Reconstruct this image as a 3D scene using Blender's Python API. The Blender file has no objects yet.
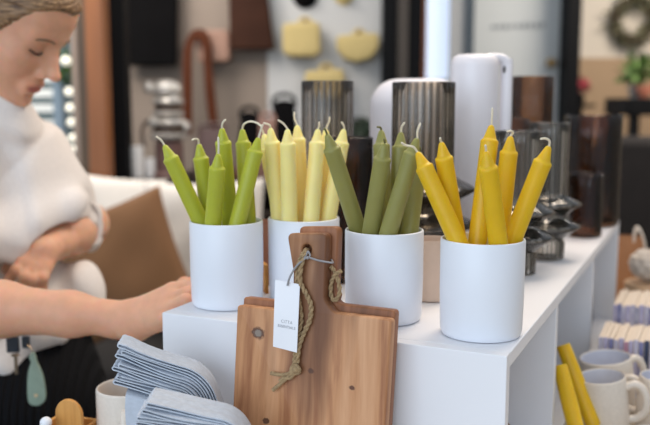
import bpy, bmesh, math, random
import numpy as np
from mathutils import Vector, Matrix
random.seed(7)
D = bpy.data
SC = bpy.context.scene
COL = SC.collection

# ------------------------------------------------------------------ camera geometry (metres)
FPX = 840.0                      # focal length for a 650 px wide frame
PITCH = math.atan(112.5/FPX)     # camera looks slightly down
H = 1.31                         # eye height
ZT = 1.05                        # top of the display unit
ZTAB = 0.815                     # table top

def ray(x, y):
    a = (x-325)/FPX; b = (212.5-y)/FPX
    c, s = math.cos(PITCH), math.sin(PITCH)
    return Vector((a, c+b*s, -s+b*c))
def atz(x, y, z):
    r = ray(x, y); t = (z-H)/r.z
    return Vector((r.x*t, r.y*t, z))
def at(x, y, Y):
    r = ray(x, y); t = Y/r.y
    return Vector((r.x*t, Y, H+r.z*t))
_yaw = math.atan2(393, 840*math.cos(PITCH)+112.5*math.sin(PITCH))
V = Vector((math.sin(_yaw), math.cos(_yaw), 0))     # along the long side of the unit, away
U = Vector((V.y, -V.x, 0))                          # along its front, to the right
B0 = atz(507, 356.5, ZT)                            # front right corner of the unit top
def uvw(u, v, w=0):
    return B0 + U*u + V*v + Vector((0, 0, w))
UYAW = math.atan2(U.y, U.x)

# ------------------------------------------------------------------ materials
def lin(c):
    return tuple(((v/255)/12.92 if v/255 <= .04045 else ((v/255+.055)/1.055)**2.4) for v in c)
def mat(name, rgb, rough=.5, var=.0, scale=20, bump=0, bscale=None, metal=0, sss=0, sssr=(1, .5, .3), spec=.5, stretch=(1, 1, 1), coat=0, rgb2=None, detail=4, sheen=0):
    m = D.materials.new(name); m.use_nodes = True
    nt = m.node_tree; N = nt.nodes; L = nt.links
    b = N['Principled BSDF']
    c = lin(rgb)
    b.inputs['Roughness'].default_value = rough
    b.inputs['Metallic'].default_value = metal
    b.inputs['Specular IOR Level'].default_value = spec
    b.inputs['Coat Weight'].default_value = coat
    if sheen: b.inputs['Sheen Weight'].default_value = sheen
    if sss:
        b.inputs['Subsurface Weight'].default_value = 1.0
        b.inputs['Subsurface Radius'].default_value = sssr
        b.inputs['Subsurface Scale'].default_value = sss
    tc = N.new('ShaderNodeTexCoord'); mp = N.new('ShaderNodeMapping')
    mp.inputs['Scale'].default_value = stretch
    L.new(tc.outputs['Object'], mp.inputs['Vector'])
    nz = N.new('ShaderNodeTexNoise'); nz.inputs['Scale'].default_value = scale; nz.inputs['Detail'].default_value = detail
    L.new(mp.outputs['Vector'], nz.inputs['Vector'])
    mx = N.new('ShaderNodeMix'); mx.data_type = 'RGBA'
    if rgb2 is not None: c2 = lin(rgb2)
    else: c2 = tuple(v*(1-var) for v in c)
    mx.inputs['A'].default_value = (*c, 1); mx.inputs['B'].default_value = (*c2, 1)
    rp = N.new('ShaderNodeMapRange'); rp.inputs['From Min'].default_value = .35; rp.inputs['From Max'].default_value = .65
    L.new(nz.outputs['Fac'], rp.inputs['Value']); L.new(rp.outputs['Result'], mx.inputs['Factor'])
    L.new(mx.outputs['Result'], b.inputs['Base Color'])
    if bump:
        n2 = N.new('ShaderNodeTexNoise'); n2.inputs['Scale'].default_value = bscale or scale; n2.inputs['Detail'].default_value = 3
        L.new(mp.outputs['Vector'], n2.inputs['Vector'])
        bp = N.new('ShaderNodeBump'); bp.inputs['Strength'].default_value = bump; bp.inputs['Distance'].default_value = .002
        L.new(n2.outputs['Fac'], bp.inputs['Height']); L.new(bp.outputs['Normal'], b.inputs['Normal'])
    return m
def glass(name, rgb, rib=0, rough=.04, dark=.5, ior=1.45, body=None, amt=0):
    """thin coloured glass: tinted see-through with a Fresnel reflection; thicker ribs (count per turn) are a deeper tint"""
    m = D.materials.new(name); m.use_nodes = True; nt = m.node_tree; N = nt.nodes; L = nt.links
    out = N['Material Output']; N.remove(N['Principled BSDF'])
    tr = N.new('ShaderNodeBsdfTransparent'); gl = N.new('ShaderNodeBsdfGlossy'); gl.inputs['Roughness'].default_value = rough; gl.inputs['Color'].default_value = (.9, .9, .9, 1)
    fr = N.new('ShaderNodeFresnel'); fr.inputs['IOR'].default_value = ior; mx = N.new('ShaderNodeMixShader')
    c = rgb
    cm = N.new('ShaderNodeMix'); cm.data_type = 'RGBA'; cm.inputs['A'].default_value = (*c, 1); cm.inputs['B'].default_value = (*[v*dark for v in c], 1)
    if rib:
        tc = N.new('ShaderNodeTexCoord'); sp = N.new('ShaderNodeSeparateXYZ'); L.new(tc.outputs['Object'], sp.inputs[0])
        at2 = N.new('ShaderNodeMath'); at2.operation = 'ARCTAN2'; L.new(sp.outputs['Y'], at2.inputs[0]); L.new(sp.outputs['X'], at2.inputs[1])
        mu = N.new('ShaderNodeMath'); mu.operation = 'MULTIPLY'; mu.inputs[1].default_value = rib; L.new(at2.outputs[0], mu.inputs[0])
        si = N.new('ShaderNodeMath'); si.operation = 'COSINE'; L.new(mu.outputs[0], si.inputs[0])
        mr = N.new('ShaderNodeMapRange'); mr.inputs['From Min'].default_value = -.6; mr.inputs['From Max'].default_value = .6; L.new(si.outputs[0], mr.inputs['Value'])
        L.new(mr.outputs['Result'], cm.inputs['Factor'])
    else: cm.inputs['Factor'].default_value = 0
    L.new(cm.outputs['Result'], tr.inputs['Color'])
    L.new(fr.outputs[0], mx.inputs['Fac']); src = tr.outputs[0]
    if body:
        df = N.new('ShaderNodeBsdfDiffuse'); df.inputs['Color'].default_value = (*lin(body), 1); tl = N.new('ShaderNodeBsdfTranslucent'); tl.inputs['Color'].default_value = (*lin(body), 1)
        m0 = N.new('ShaderNodeMixShader'); m0.inputs['Fac'].default_value = .5; L.new(df.outputs[0], m0.inputs[1]); L.new(tl.outputs[0], m0.inputs[2])
        m1 = N.new('ShaderNodeMixShader'); m1.inputs['Fac'].default_value = amt; L.new(tr.outputs[0], m1.inputs[1]); L.new(m0.outputs[0], m1.inputs[2]); src = m1.outputs[0]
    L.new(src, mx.inputs[1]); L.new(gl.outputs[0], mx.inputs[2]); L.new(mx.outputs[0], out.inputs['Surface'])
    return m
def emit(name, rgb, s):
    m = D.materials.new(name); m.use_nodes = True
    b = m.node_tree.nodes['Principled BSDF']
    b.inputs['Base Color'].default_value = (*lin(rgb), 1)
    b.inputs['Emission Color'].default_value = (*lin(rgb), 1)
    b.inputs['Emission Strength'].default_value = s
    return m

# ------------------------------------------------------------------ mesh building
class MB:
    def __init__(self): self.v = []; self.f = []; self.mi = []; self.cur = 0
    def add(self, vs, fs):
        o = len(self.v); self.v += [Vector(p) for p in vs]; self.f += [tuple(i+o for i in q) for q in fs]; self.mi += [self.cur]*len(fs); return self
    def box(self, c, s, M=None):
        vs = [Vector((x*s[0]/2, y*s[1]/2, z*s[2]/2)) for x in (-1, 1) for y in (-1, 1) for z in (-1, 1)]
        if M is not None: vs = [M @ p for p in vs]
        c = Vector(c)
        return self.add([p+c for p in vs], [(0, 1, 3, 2), (4, 6, 7, 5), (0, 4, 5, 1), (2, 3, 7, 6), (0, 2, 6, 4), (1, 5, 7, 3)])
    def lathe(self, prof, n=48, c=(0, 0, 0), rfun=None, closed=False):
        c = Vector(c); vs = []; fs = []; k = len(prof)
        for i in range(n):
            a = 2*math.pi*i/n
            for j, (r, z) in enumerate(prof):
                rr = r if rfun is None else rfun(r, z, a, j)
                vs.append(c+Vector((rr*math.cos(a), rr*math.sin(a), z)))
        for i in range(n):
            i2 = (i+1) % n
            for j in range(k if closed else k-1):
                j2 = (j+1) % k
                fs.append((i*k+j, i2*k+j, i2*k+j2, i*k+j2))
        if not closed:
            if prof[0][0] > 1e-6: fs.append(tuple(i*k for i in range(n))[::-1])
            if prof[-1][0] > 1e-6: fs.append(tuple(i*k+k-1 for i in range(n)))
        return self.add(vs, fs)
    def tube(self, pts, r, n=10, cap=True, flat=1.0):
        pts = [Vector(p) for p in pts]; K = len(pts)
        rs = r if isinstance(r, (list, tuple)) else [r]*K
        vs = []; fs = []; ref = None
        for i, p in enumerate(pts):
            t = (pts[min(i+1, K-1)]-pts[max(i-1, 0)]).normalized()
            if ref is None:
                ref = t.orthogonal().normalized()
            ref = (ref-t*ref.dot(t)).normalized(); bi = t.cross(ref)
            for j in range(n):
                a = 2*math.pi*j/n
                vs.append(p+ref*math.cos(a)*rs[i]+bi*math.sin(a)*rs[i]*flat)
        for i in range(K-1):
            for j in range(n):
                j2 = (j+1) % n
                fs.append((i*n+j, i*n+j2, (i+1)*n+j2, (i+1)*n+j))
        if cap:
            fs.append(tuple(range(n))[::-1]); fs.append(tuple((K-1)*n+j for j in range(n)))
        return self.add(vs, fs)
    def blob(self, c, r, n=16, M=None, fun=None):
        c = Vector(c); vs = []; fs = []
        for i in range(n+1):
            th = math.pi*i/n
            for j in range(2*n):
                ph = math.pi*j/n
                d = Vector((math.sin(th)*math.cos(ph), math.sin(th)*math.sin(ph), math.cos(th)))
                k = 1 if fun is None else fun(d)
                p = Vector((d.x*r[0]*k, d.y*r[1]*k, d.z*r[2]*k))
                if M is not None: p = M @ p
                vs.append(c+p)
        for i in range(n):
            for j in range(2*n):
                j2 = (j+1) % (2*n)
                fs.append((i*2*n+j, (i+1)*2*n+j, (i+1)*2*n+j2, i*2*n+j2))
        return self.add(vs, fs)
    def prism(self, poly, M, t):
        """polygon (list of 2d points) extruded by t along local z, placed by matrix M"""
        n = len(poly)
        vs = [M @ Vector((x, y, 0)) for x, y in poly]+[M @ Vector((x, y, t)) for x, y in poly]
        fs = [tuple(range(n))[::-1], tuple(range(n, 2*n))]+[(i, (i+1) % n, n+(i+1) % n, n+i) for i in range(n)]
        return self.add(vs, fs)

def link(o, parent=None):
    COL.objects.link(o)
    if parent is not None: o.parent = parent
    return o
def obj(name, mb, m, parent=None, smooth=True, off=None, bevel=0, sub=0, angle=40):
    me = D.meshes.new(name)
    off = Vector(off) if off is not None else Vector((0, 0, 0))
    me.from_pydata([tuple(p-off) for p in mb.v], [], mb.f)
    for mm in (m if isinstance(m, (list, tuple)) else [m]): me.materials.append(mm)
    if any(mb.mi): me.polygons.foreach_set('material_index', mb.mi)
    bm = bmesh.new(); bm.from_mesh(me)
    bmesh.ops.remove_doubles(bm, verts=bm.verts, dist=1e-6)
    bmesh.ops.recalc_face_normals(bm, faces=bm.faces)
    bm.to_mesh(me); bm.free()
    if smooth:
        me.polygons.foreach_set('use_smooth', [True]*len(me.polygons))
        me.set_sharp_from_angle(angle=math.radians(angle))
    o = D.objects.new(name, me); link(o, parent)
    if bevel:
        b = o.modifiers.new('bevel', 'BEVEL'); b.width = bevel; b.segments = 2; b.limit_method = 'ANGLE'; b.harden_normals = False
    if sub:
        s = o.modifiers.new('sub', 'SUBSURF'); s.levels = sub; s.render_levels = sub
    return o
def tag(o, label=None, cat=None, group=None, kind=None):
    if label: o['label'] = label
    if cat: o['category'] = cat
    if group: o['group'] = group
    if kind: o['kind'] = kind
    return o
def thing(name, label, cat, loc=(0, 0, 0), rotz=0, group=None):
    o = D.objects.new(name, None); o.empty_display_size = .05
    o.location = loc; o.rotation_euler = (0, 0, rotz); link(o)
    return tag(o, label, cat, group)
def dup(root, loc=None, rot=None, label=None):
    r = root.copy(); COL.objects.link(r)
    if loc is not None: r.location = loc
    if rot is not None: r.rotation_euler = rot
    if label: r['label'] = label
    for ch in list(root.children):
        c = ch.copy(); COL.objects.link(c); c.parent = r
        for g in list(ch.children):
            d = g.copy(); COL.objects.link(d); d.parent = c
    return r
def structure(o): o['kind'] = 'structure'; return o
def plate(name, outline, holes, t, m, parent, M, bevel=.002, smooth=True):
    """flat plate with rounded edges from 2d outline and holes, thickness t, placed by matrix M (local z = thickness)"""
    cu = D.curves.new(name, 'CURVE'); cu.dimensions = '2D'; cu.fill_mode = 'BOTH'
    cu.extrude = t/2-bevel; cu.bevel_depth = bevel; cu.bevel_resolution = 2; cu.offset = -bevel
    for pl in [outline]+holes:
        s = cu.splines.new('POLY'); s.points.add(len(pl)-1)
        for p, q in zip(s.points, pl): p.co = (q[0], q[1], 0, 1)
        s.use_cyclic_u = True
    tmp = D.objects.new(name, cu); COL.objects.link(tmp)
    dg = bpy.context.evaluated_depsgraph_get(); dg.update()
    me = D.meshes.new_from_object(tmp.evaluated_get(dg))
    D.objects.remove(tmp); D.curves.remove(cu)
    me.materials.clear()
    me.materials.append(m)
    bm = bmesh.new(); bm.from_mesh(me); bmesh.ops.remove_doubles(bm, verts=bm.verts, dist=1e-5); bmesh.ops.recalc_face_normals(bm, faces=bm.faces); bm.to_mesh(me); bm.free()
    me.polygons.foreach_set('use_smooth', [True]*len(me.polygons)); me.set_sharp_from_angle(angle=math.radians(35))
    o = D.objects.new(name, me); link(o, parent); o.matrix_local = M
    return o
def rounded(pts, r, n=5):
    """round the corners of a 2d polygon; r may be a list"""
    out = []; K = len(pts)
    for i in range(K):
        p0, p1, p2 = Vector(pts[i-1]), Vector(pts[i]), Vector(pts[(i+1) % K])
        rr = r[i] if isinstance(r, (list, tuple)) else r
        if rr <= 0: out.append(tuple(p1)); continue
        a = (p0-p1).normalized(); b = (p2-p1).normalized()
        ang = a.angle(b); d = min(rr/math.tan(ang/2), (p0-p1).length*.49, (p2-p1).length*.49)
        s, e = p1+a*d, p1+b*d
        for k in range(n+1):
            t = k/n
            out.append(tuple((s*(1-t)+p1*t)*(1-t)+(p1*(1-t)+e*t)*t))
    return out
def bez(p, n=16):
    """Catmull-Rom through points"""
    p = [Vector(q) for q in p]; out = []
    for i in range(len(p)-1):
        a = p[max(i-1, 0)]; b = p[i]; c = p[i+1]; d = p[min(i+2, len(p)-1)]
        for k in range(n):
            t = k/n
            out.append(.5*((2*b)+(c-a)*t+(2*a-5*b+4*c-d)*t*t+(3*b-a-3*c+d)*t**3))
    out.append(p[-1]); return out

# ------------------------------------------------------------------ implicit surfaces (for the person and soft things)
class Field:
    def __init__(self, xs, ys, zs):
        self.x, self.y, self.z = [np.asarray(a, np.float32) for a in (xs, ys, zs)]
        self.d = np.full((len(xs), len(ys), len(zs)), .2, np.float32)
    def sl(self, lo, hi):
        r = []
        for ax, a, b in zip((self.x, self.y, self.z), lo, hi):
            i, j = np.searchsorted(ax, a), np.searchsorted(ax, b)
            r.append(slice(max(i-1, 0), min(j+1, len(ax))))
        return tuple(r)
    def pts(self, s):
        return self.x[s[0]][:, None, None], self.y[s[1]][None, :, None], self.z[s[2]][None, None, :]
    def _mix(self, s, e, k, op):
        d = self.d[s]
        if op == 'add':
            h = np.maximum(k-np.abs(d-e), 0)/k
            self.d[s] = np.minimum(d, e)-h*h*k*.25
        else:
            h = np.maximum(k-np.abs(d+e), 0)/k
            self.d[s] = np.maximum(d, -e)+h*h*k*.25
    def cap(self, a, b, ra, rb, k=.02, op='add', flat=None):
        a = np.array(a, float); b = np.array(b, float); m = max(ra, rb)+k+.03
        s = self.sl(np.minimum(a, b)-m, np.maximum(a, b)+m)
        X, Y, Z = self.pts(s); ab = b-a; L2 = float(ab@ab)+1e-12
        t = np.clip(((X-a[0])*ab[0]+(Y-a[1])*ab[1]+(Z-a[2])*ab[2])/L2, 0, 1)
        e = np.sqrt((X-a[0]-t*ab[0])**2+(Y-a[1]-t*ab[1])**2+(Z-a[2]-t*ab[2])**2)-(ra+t*(rb-ra))
        self._mix(s, e, k, op)
    def ell(self, c, r, R=None, k=.02, op='add'):
        c = np.array(c, float); r = np.array(r, float); m = r.max()+k+.03
        s = self.sl(c-m, c+m); X, Y, Z = self.pts(s)
        X, Y, Z = X-c[0], Y-c[1], Z-c[2]
        if R is not None:      # columns of R are the axes
            X, Y, Z = [R[0][i]*X+R[1][i]*Y+R[2][i]*Z for i in range(3)]
        k0 = np.sqrt((X/r[0])**2+(Y/r[1])**2+(Z/r[2])**2)
        k1 = np.sqrt((X/r[0]**2)**2+(Y/r[1]**2)**2+(Z/r[2]**2)**2)+1e-9
        self._mix(s, (k0*(k0-1)/k1).astype(np.float32), k, op)
    def mesh(self):
        d = self.d; ins = d < 0
        nx, ny, nz = d.shape
        cnt = np.zeros((nx-1, ny-1, nz-1), np.int8)
        for i in (0, 1):
            for j in (0, 1):
                for k in (0, 1): cnt += ins[i:nx-1+i, j:ny-1+j, k:nz-1+k]
        ci = np.argwhere((cnt > 0) & (cnt < 8))
        idx = np.full(cnt.shape, -1, np.int32); idx[tuple(ci.T)] = np.arange(len(ci))
        corner = {}
        for i in (0, 1):
            for j in (0, 1):
                for k in (0, 1): corner[i, j, k] = d[ci[:, 0]+i, ci[:, 1]+j, ci[:, 2]+k]
        acc = np.zeros((len(ci), 3)); n = np.zeros(len(ci))
        for a in corner:
            for ax in range(3):
                if a[ax]: continue
                b = list(a); b[ax] = 1; b = tuple(b)
                da, db = corner[a], corner[b]; m = (da < 0) != (db < 0)
                t = np.where(m, da/np.where(m, da-db, 1), 0)
                p = np.tile(np.array(a, float), (len(ci), 1)); p[:, ax] = t
                acc[m] += p[m]; n[m] += 1
        loc = acc/n[:, None]
        P = np.stack([ax[ci[:, i]]+(ax[ci[:, i]+1]-ax[ci[:, i]])*loc[:, i] for i, ax in enumerate((self.x, self.y, self.z))], 1)
        quads = []
        for ax in range(3):
            o1, o2 = [(1, 2), (2, 0), (0, 1)][ax]
            sl0 = [slice(None)]*3; sl1 = [slice(None)]*3
            sl0[ax] = slice(0, -1); sl1[ax] = slice(1, None)
            a, b = ins[tuple(sl0)], ins[tuple(sl1)]
            e = np.argwhere(a != b)
            lim = np.array(cnt.shape)
            ok = (e[:, o1] > 0) & (e[:, o2] > 0) & (e[:, o1] < lim[o1]) & (e[:, o2] < lim[o2]); e = e[ok]
            fl = a[tuple(e.T)]
            def cell(p, q):
                c = e.copy(); c[:, o1] -= p; c[:, o2] -= q; return idx[tuple(c.T)]
            q = np.stack([cell(0, 0), cell(1, 0), cell(1, 1), cell(0, 1)], 1)
            q[~fl] = q[~fl][:, ::-1]; quads.append(q)
        return P, np.concatenate(quads)
def field_obj(name, F, m, parent=None, smooth_it=0):
    P, Q = F.mesh()
    me = D.meshes.new(name)
    me.vertices.add(len(P)); me.vertices.foreach_set('co', P.astype(np.float32).ravel())
    me.loops.add(Q.size); me.loops.foreach_set('vertex_index', Q.astype(np.int32).ravel())
    me.polygons.add(len(Q)); me.polygons.foreach_set('loop_start', np.arange(0, Q.size, 4, dtype=np.int32)); me.polygons.foreach_set('loop_total', np.full(len(Q), 4, np.int32))
    me.update(calc_edges=True); me.validate()
    me.polygons.foreach_set('use_smooth', [True]*len(me.polygons))
    for mm in (m if isinstance(m, (list, tuple)) else [m]): me.materials.append(mm)
    o = D.objects.new(name, me); link(o, parent)
    if smooth_it:
        s = o.modifiers.new('smooth', 'SMOOTH'); s.iterations = smooth_it; s.factor = .5
    return o

# ------------------------------------------------------------------ camera
cam = D.cameras.new('camera'); co = D.objects.new('camera', cam); COL.objects.link(co)
co.location = (0, 0, H); co.rotation_euler = (math.pi/2-PITCH, 0, 0)
cam.sensor_width = 36; cam.lens = 36*FPX/650; cam.clip_start = .05
cam.dof.use_dof = True; cam.dof.focus_distance = .93; cam.dof.aperture_fstop = 3.6; cam.dof.aperture_blades = 9
SC.camera = co
SC.view_settings.view_transform = 'Standard'; SC.view_settings.look = 'None'; SC.view_settings.gamma = 1; SC.view_settings.use_curve_mapping = False
SC.view_settings.exposure = -0.06
SC.cycles.transparent_max_bounces = 40

# ------------------------------------------------------------------ table and display unit
white_lam = mat('white_laminate', (236, 236, 240), .5, .02, 9, spec=.4)
tablewood = mat('table_paint', (196, 184, 168), .6, .12, 6, stretch=(1, 8, 1))
def ubox(mb, u0, u1, v0, v1, z0, z1):
    vs = [uvw(u, v, 0)*1 for u in (u0, u1) for v in (v0, v1)]
    P = [Vector((p.x, p.y, z)) for p in vs for z in (z0, z1)]
    mb.add(P, [(0, 1, 3, 2), (4, 6, 7, 5), (0, 4, 5, 1), (2, 3, 7, 6), (0, 2, 6, 4), (1, 5, 7, 3)]); return mb
tb = thing('display_table', 'pale wooden shop table under the white display unit', 'table', tuple(uvw(.1, .45)-Vector((0, 0, ZT))))
bo = tb.location
obj('table_top', ubox(MB(), -.64, .80, -.55, 1.55, ZTAB-.035, ZTAB), tablewood, tb, off=bo, bevel=.003)
for u, v in ((-.58, -.48), (.74, -.48), (-.58, 1.48), (.74, 1.48)):
    obj('leg', ubox(MB(), u-.035, u+.035, v-.035, v+.035, 0, ZTAB-.035), tablewood, tb, off=bo, bevel=.003)
UW, UL, TH = .427, 1.089, .016
su = thing('display_unit', 'long white open-sided cubby unit carrying the cups of candles', 'display unit', tuple(uvw(-UW/2, UL/2)-Vector((0, 0, ZT-ZTAB))))
bo = su.location
z0, z1 = ZTAB, ZT
obj('top_panel', ubox(MB(), -UW, 0, TH, UL-TH, z1-TH, z1), white_lam, su, off=bo, bevel=.0012)
obj('bottom_panel', ubox(MB(), -UW+.001, -.001, TH, UL-TH, z0, z0+TH), white_lam, su, off=bo, bevel=.001)
obj('end_panel', ubox(MB(), -UW, 0, 0, TH, z0, z1), white_lam, su, off=bo, bevel=.001)
obj('end_panel', ubox(MB(), -UW, 0, UL-TH, UL, z0, z1), white_lam, su, off=bo, bevel=.001)
def v_at(px, z):
    lo, hi = 0, 1.2
    for _ in range(50):
        m = (lo+hi)/2; p = uvw(0, m, z)
        d = p-Vector((0, 0, H)); dep = d.y*math.cos(PITCH)-d.z*math.sin(PITCH)
        if 325+FPX*d.x/dep < px: lo = m
        else: hi = m
    return lo
VD = [v_at(558, -.02), v_at(594.5, -.02)]
for v in VD: obj('divider', ubox(MB(), -UW+TH, -.002, v, v+TH, z0+TH, z1-TH), white_lam, su, off=bo, bevel=.001)
obj('back_panel', ubox(MB(), -UW, -UW+TH, TH, UL-TH, z0, z1-TH), white_lam, su, off=bo, bevel=.001)

# ------------------------------------------------------------------ cups and taper candles
glaze = mat('white_glaze', (232, 235, 242), .38, .02, 8, spec=.4)
CR, CH_ = .0466, .108
def cup_profile():
    o = [(0, 0), (.040, 0), (.0435, .0008), (.0448, .0035), (.0456, .008), (CR, .05), (CR, CH_-.0015), (CR-.0006, CH_-.0004), (CR-.002, CH_), (CR-.0026, CH_-.0006), (CR-.003, CH_-.002), (CR-.0032, .012), (CR-.007, .0066), (CR-.012, .0060), (0, .0060)]
    return o
CUPS = {'green': ((227.5, 303.5), 'white ceramic cup of bright green candles, leftmost cup'),
        'cream': ((304, 298), 'white ceramic cup of cream candles, mostly hidden behind the wooden boards'),
        'olive': ((383.5, 318), 'white ceramic cup of olive candles just right of the board handles'),
        'mustard': ((480.5, 333), 'white ceramic cup of mustard yellow candles, nearest the unit corner')}
mb = MB(); mb.lathe(cup_profile(), 72)
cup0 = None
for k, (q, lab) in CUPS.items():
    p = atz(*q, ZT)
    if cup0 is None:
        cup0 = o = obj('ceramic_cup', mb, glaze, angle=50)
    else: o = dup(cup0)
    o.location = p+Vector((0, 0, .0004)); tag(o, lab, 'cup', 'white cups of candles')
WAX = {'green': mat('green_wax', (184, 188, 62), .42, .08, 25, sss=.004, sssr=(1, 1, .3), spec=.4),
       'cream': mat('cream_wax', (255, 233, 158), .42, .04, 25, sss=.005, sssr=(1, .9, .5), spec=.4),
       'olive': mat('olive_wax', (154, 150, 86), .45, .08, 25, sss=.003, sssr=(1, 1, .5), spec=.4),
       'mustard': mat('mustard_wax', (228, 188, 30), .42, .08, 25, sss=.004, sssr=(1, .8, .2), spec=.4)}
wickm = mat('cotton_wick', (238, 228, 206), .9, .1, 200)
wickd = mat('waxed_wick', (120, 116, 70), .7, .1, 200)
CAND = {
'green': [([-.1144, 1.0641, 1.056], [-.1995, 1.0446, 1.2546]), ([-.1404, 1.0868, 1.056], [-.16, 1.0682, 1.2547]), ([-.1505, 1.0454, 1.056], [-.1286, 1.0142, 1.2459]), ([-.1174, 1.0894, 1.056], [-.1274, 1.0426, 1.2757]), ([-.0926, 1.0562, 1.056], [-.1066, 1.088, 1.2729]), ([-.1349, 1.0262, 1.056], [-.0819, 1.0405, 1.2641])],
'cream': [([-.0516, 1.093, 1.056], [-.0686, 1.0617, 1.2751]), ([-.0404, 1.1155, 1.056], [-.0787, 1.0857, 1.2666]), ([-.0441, 1.0704, 1.056], [-.0467, 1.0501, 1.2742]), ([-.0258, 1.0973, 1.056], [-.0362, 1.0957, 1.2778]), ([-.0254, 1.0555, 1.056], [-.009, 1.0803, 1.2732]), ([-.0039, 1.1044, 1.056], [.0012, 1.1069, 1.2723]), ([-.0135, 1.0778, 1.056], [.0245, 1.0896, 1.2729])],
'olive': [([.0717, 1.0176, 1.056], [.0023, .9619, 1.2715]), ([.0401, .9904, 1.056], [.0673, .9475, 1.262]), ([.0708, .9742, 1.056], [.0675, 1.0112, 1.2744]), ([.0816, .9951, 1.056], [.092, 1.0205, 1.2716]), ([.0444, .9652, 1.056], [.103, .9408, 1.2679]), ([.0853, .9561, 1.056], [.114, 1.0073, 1.2482])],
'mustard': [([.1912, .8899, 1.056], [.1011, .9219, 1.2535]), ([.1692, .9519, 1.056], [.128, .9265, 1.2642]), ([.1583, .9126, 1.056], [.1871, .9488, 1.2822]), ([.206, .9093, 1.056], [.1665, .8698, 1.2577]), ([.1917, .9481, 1.056], [.2052, .9314, 1.2706]), ([.1749, .9298, 1.056], [.239, .8974, 1.2614])]}
WICK = {
'green': [[(163, 145), (160, 140), (155, 136.5)], [(198.5, 144), (198, 140), (195, 139), (191.5, 140)], [(217, 153.6), (217.5, 145), (217, 137)], [(222.4, 128), (223, 123), (226, 119.5)], [(241, 129), (243, 124), (249, 121.5), (256, 123), (261, 127)], [(260, 137.5), (262, 130), (264, 124.5)]],
'cream': [[(270, 128), (269, 125), (263, 123)], [(264, 134), (262, 129), (261, 125)], [(287, 129), (283, 123.5), (277.5, 120)], [(297, 125), (294.5, 119), (294, 112)], [(318.5, 129), (319.5, 126), (319.5, 122)], [(326, 129), (328, 124), (329.5, 121), (329.5, 117)], [(344, 129), (344, 126), (341.5, 122)]],
'olive': [[(326, 134), (325, 131), (323.5, 128)], [(384, 143), (384, 141), (383.5, 139)], [(382, 130), (381, 127.5), (377.5, 127)], [(404, 132), (404, 127), (407, 122.5)], [(418, 138), (418, 131), (421, 123)], [(420, 152), (420, 149), (420, 147)]],
'mustard': [[(413, 152), (410, 147), (402, 145), (398, 142.5)], [(439, 142), (438.5, 140), (438.5, 138)], [(491, 125), (491.5, 118), (492, 108)], [(488, 151), (487.5, 148), (487, 145)], [(512, 136), (514, 133), (512, 131), (508, 131.5)], [(551, 146), (551, 141), (547, 138.5), (542, 139)]]}
CLAB = {
'green': ['bright green taper leaning furthest left in the leftmost cup', 'green taper with a hooked wick, second from the left in the leftmost cup', 'short upright green taper at the front of the leftmost cup', 'tallest green taper standing behind the upright one in the leftmost cup', 'green taper whose long wick arches to the right', 'green taper leaning right at the front of the leftmost cup'],
'cream': ['cream taper with a wick bent left, at the front left of its group', 'cream taper behind the leftmost of its group, mostly hidden', 'cream taper upright at the front, wick bent to the left', 'cream taper with the tallest straight wick', 'cream taper at the front centre right, leaning slightly right', 'cream taper behind the front ones, its wick reaching up in a bend', 'cream taper leaning furthest right, beside the olive candle'],
'olive': ['olive taper leaning left away from the rest of its cup', 'upright olive taper at the front, left of the cup centre', 'olive taper behind the upright one, with a short bent wick', 'olive taper at the back with a pale wick turned right', 'olive taper at the front leaning strongly right', 'olive taper hidden at the back right of its cup'],
'mustard': ['mustard taper leaning furthest left with its wick bent left', 'mustard taper at the back left with almost no wick', 'tallest mustard taper with a long upright wick', 'shorter mustard taper upright at the front of its cup', 'mustard taper at the back right of centre, wick curled left', 'mustard taper leaning furthest right with a hooked white wick']}
def taper_mesh(L, r0=.0106):
    prof = [(0, 0), (r0*.82, 0), (r0*.87, .0015), (r0*.97, L*.35), (r0*.985, L*.5), (r0*.93, L-.024), (r0*.955, L-.0200), (r0*.95, L-.0186), (r0*.87, L-.0172), (r0*.74, L-.0164), (r0*.67, L-.0145), (r0*.55, L-.0105), (r0*.43, L-.006), (r0*.31, L-.002), (r0*.17, L-.0003), (0, L)]
    mb = MB(); mb.lathe(prof, 28); return mb
def axis_matrix(b, t):
    z = (t-b).normalized(); x = Vector((1, 0, 0)); x = (x-z*x.dot(z)).normalized(); y = z.cross(x)
    return Matrix((( x.x, y.x, z.x, b.x), (x.y, y.y, z.y, b.y), (x.z, y.z, z.z, b.z), (0, 0, 0, 1)))
for k in CAND:
    for i, (b, t) in enumerate(CAND[k]):
        b = Vector(b); t = Vector(t); b = b+(t-b).normalized()*.0048; L = (t-b).length
        o = obj('taper_candle', taper_mesh(L), WAX[k]); o.matrix_world = axis_matrix(b, t); Mi = o.matrix_world.inverted()
        tag(o, CLAB[k][i], 'candle', k+' taper candles')
        w = WICK[k][i]; Yt = t.y
        pts = [t-(t-b).normalized()*.002]+[at(x, y, Yt-.004*j) + (t-at(*w[0], Yt))*(1 if j == 0 else .8) for j, (x, y) in enumerate(w)]
        pts = [Mi @ p for p in bez(pts, 6)]
        mb = MB(); mb.tube(pts, [.00125]*(len(pts)-1)+[.0008], 7)
        obj('wick', mb, wickd if (k == 'olive' and i in (0, 1, 2, 5)) else wickm, o)
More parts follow.
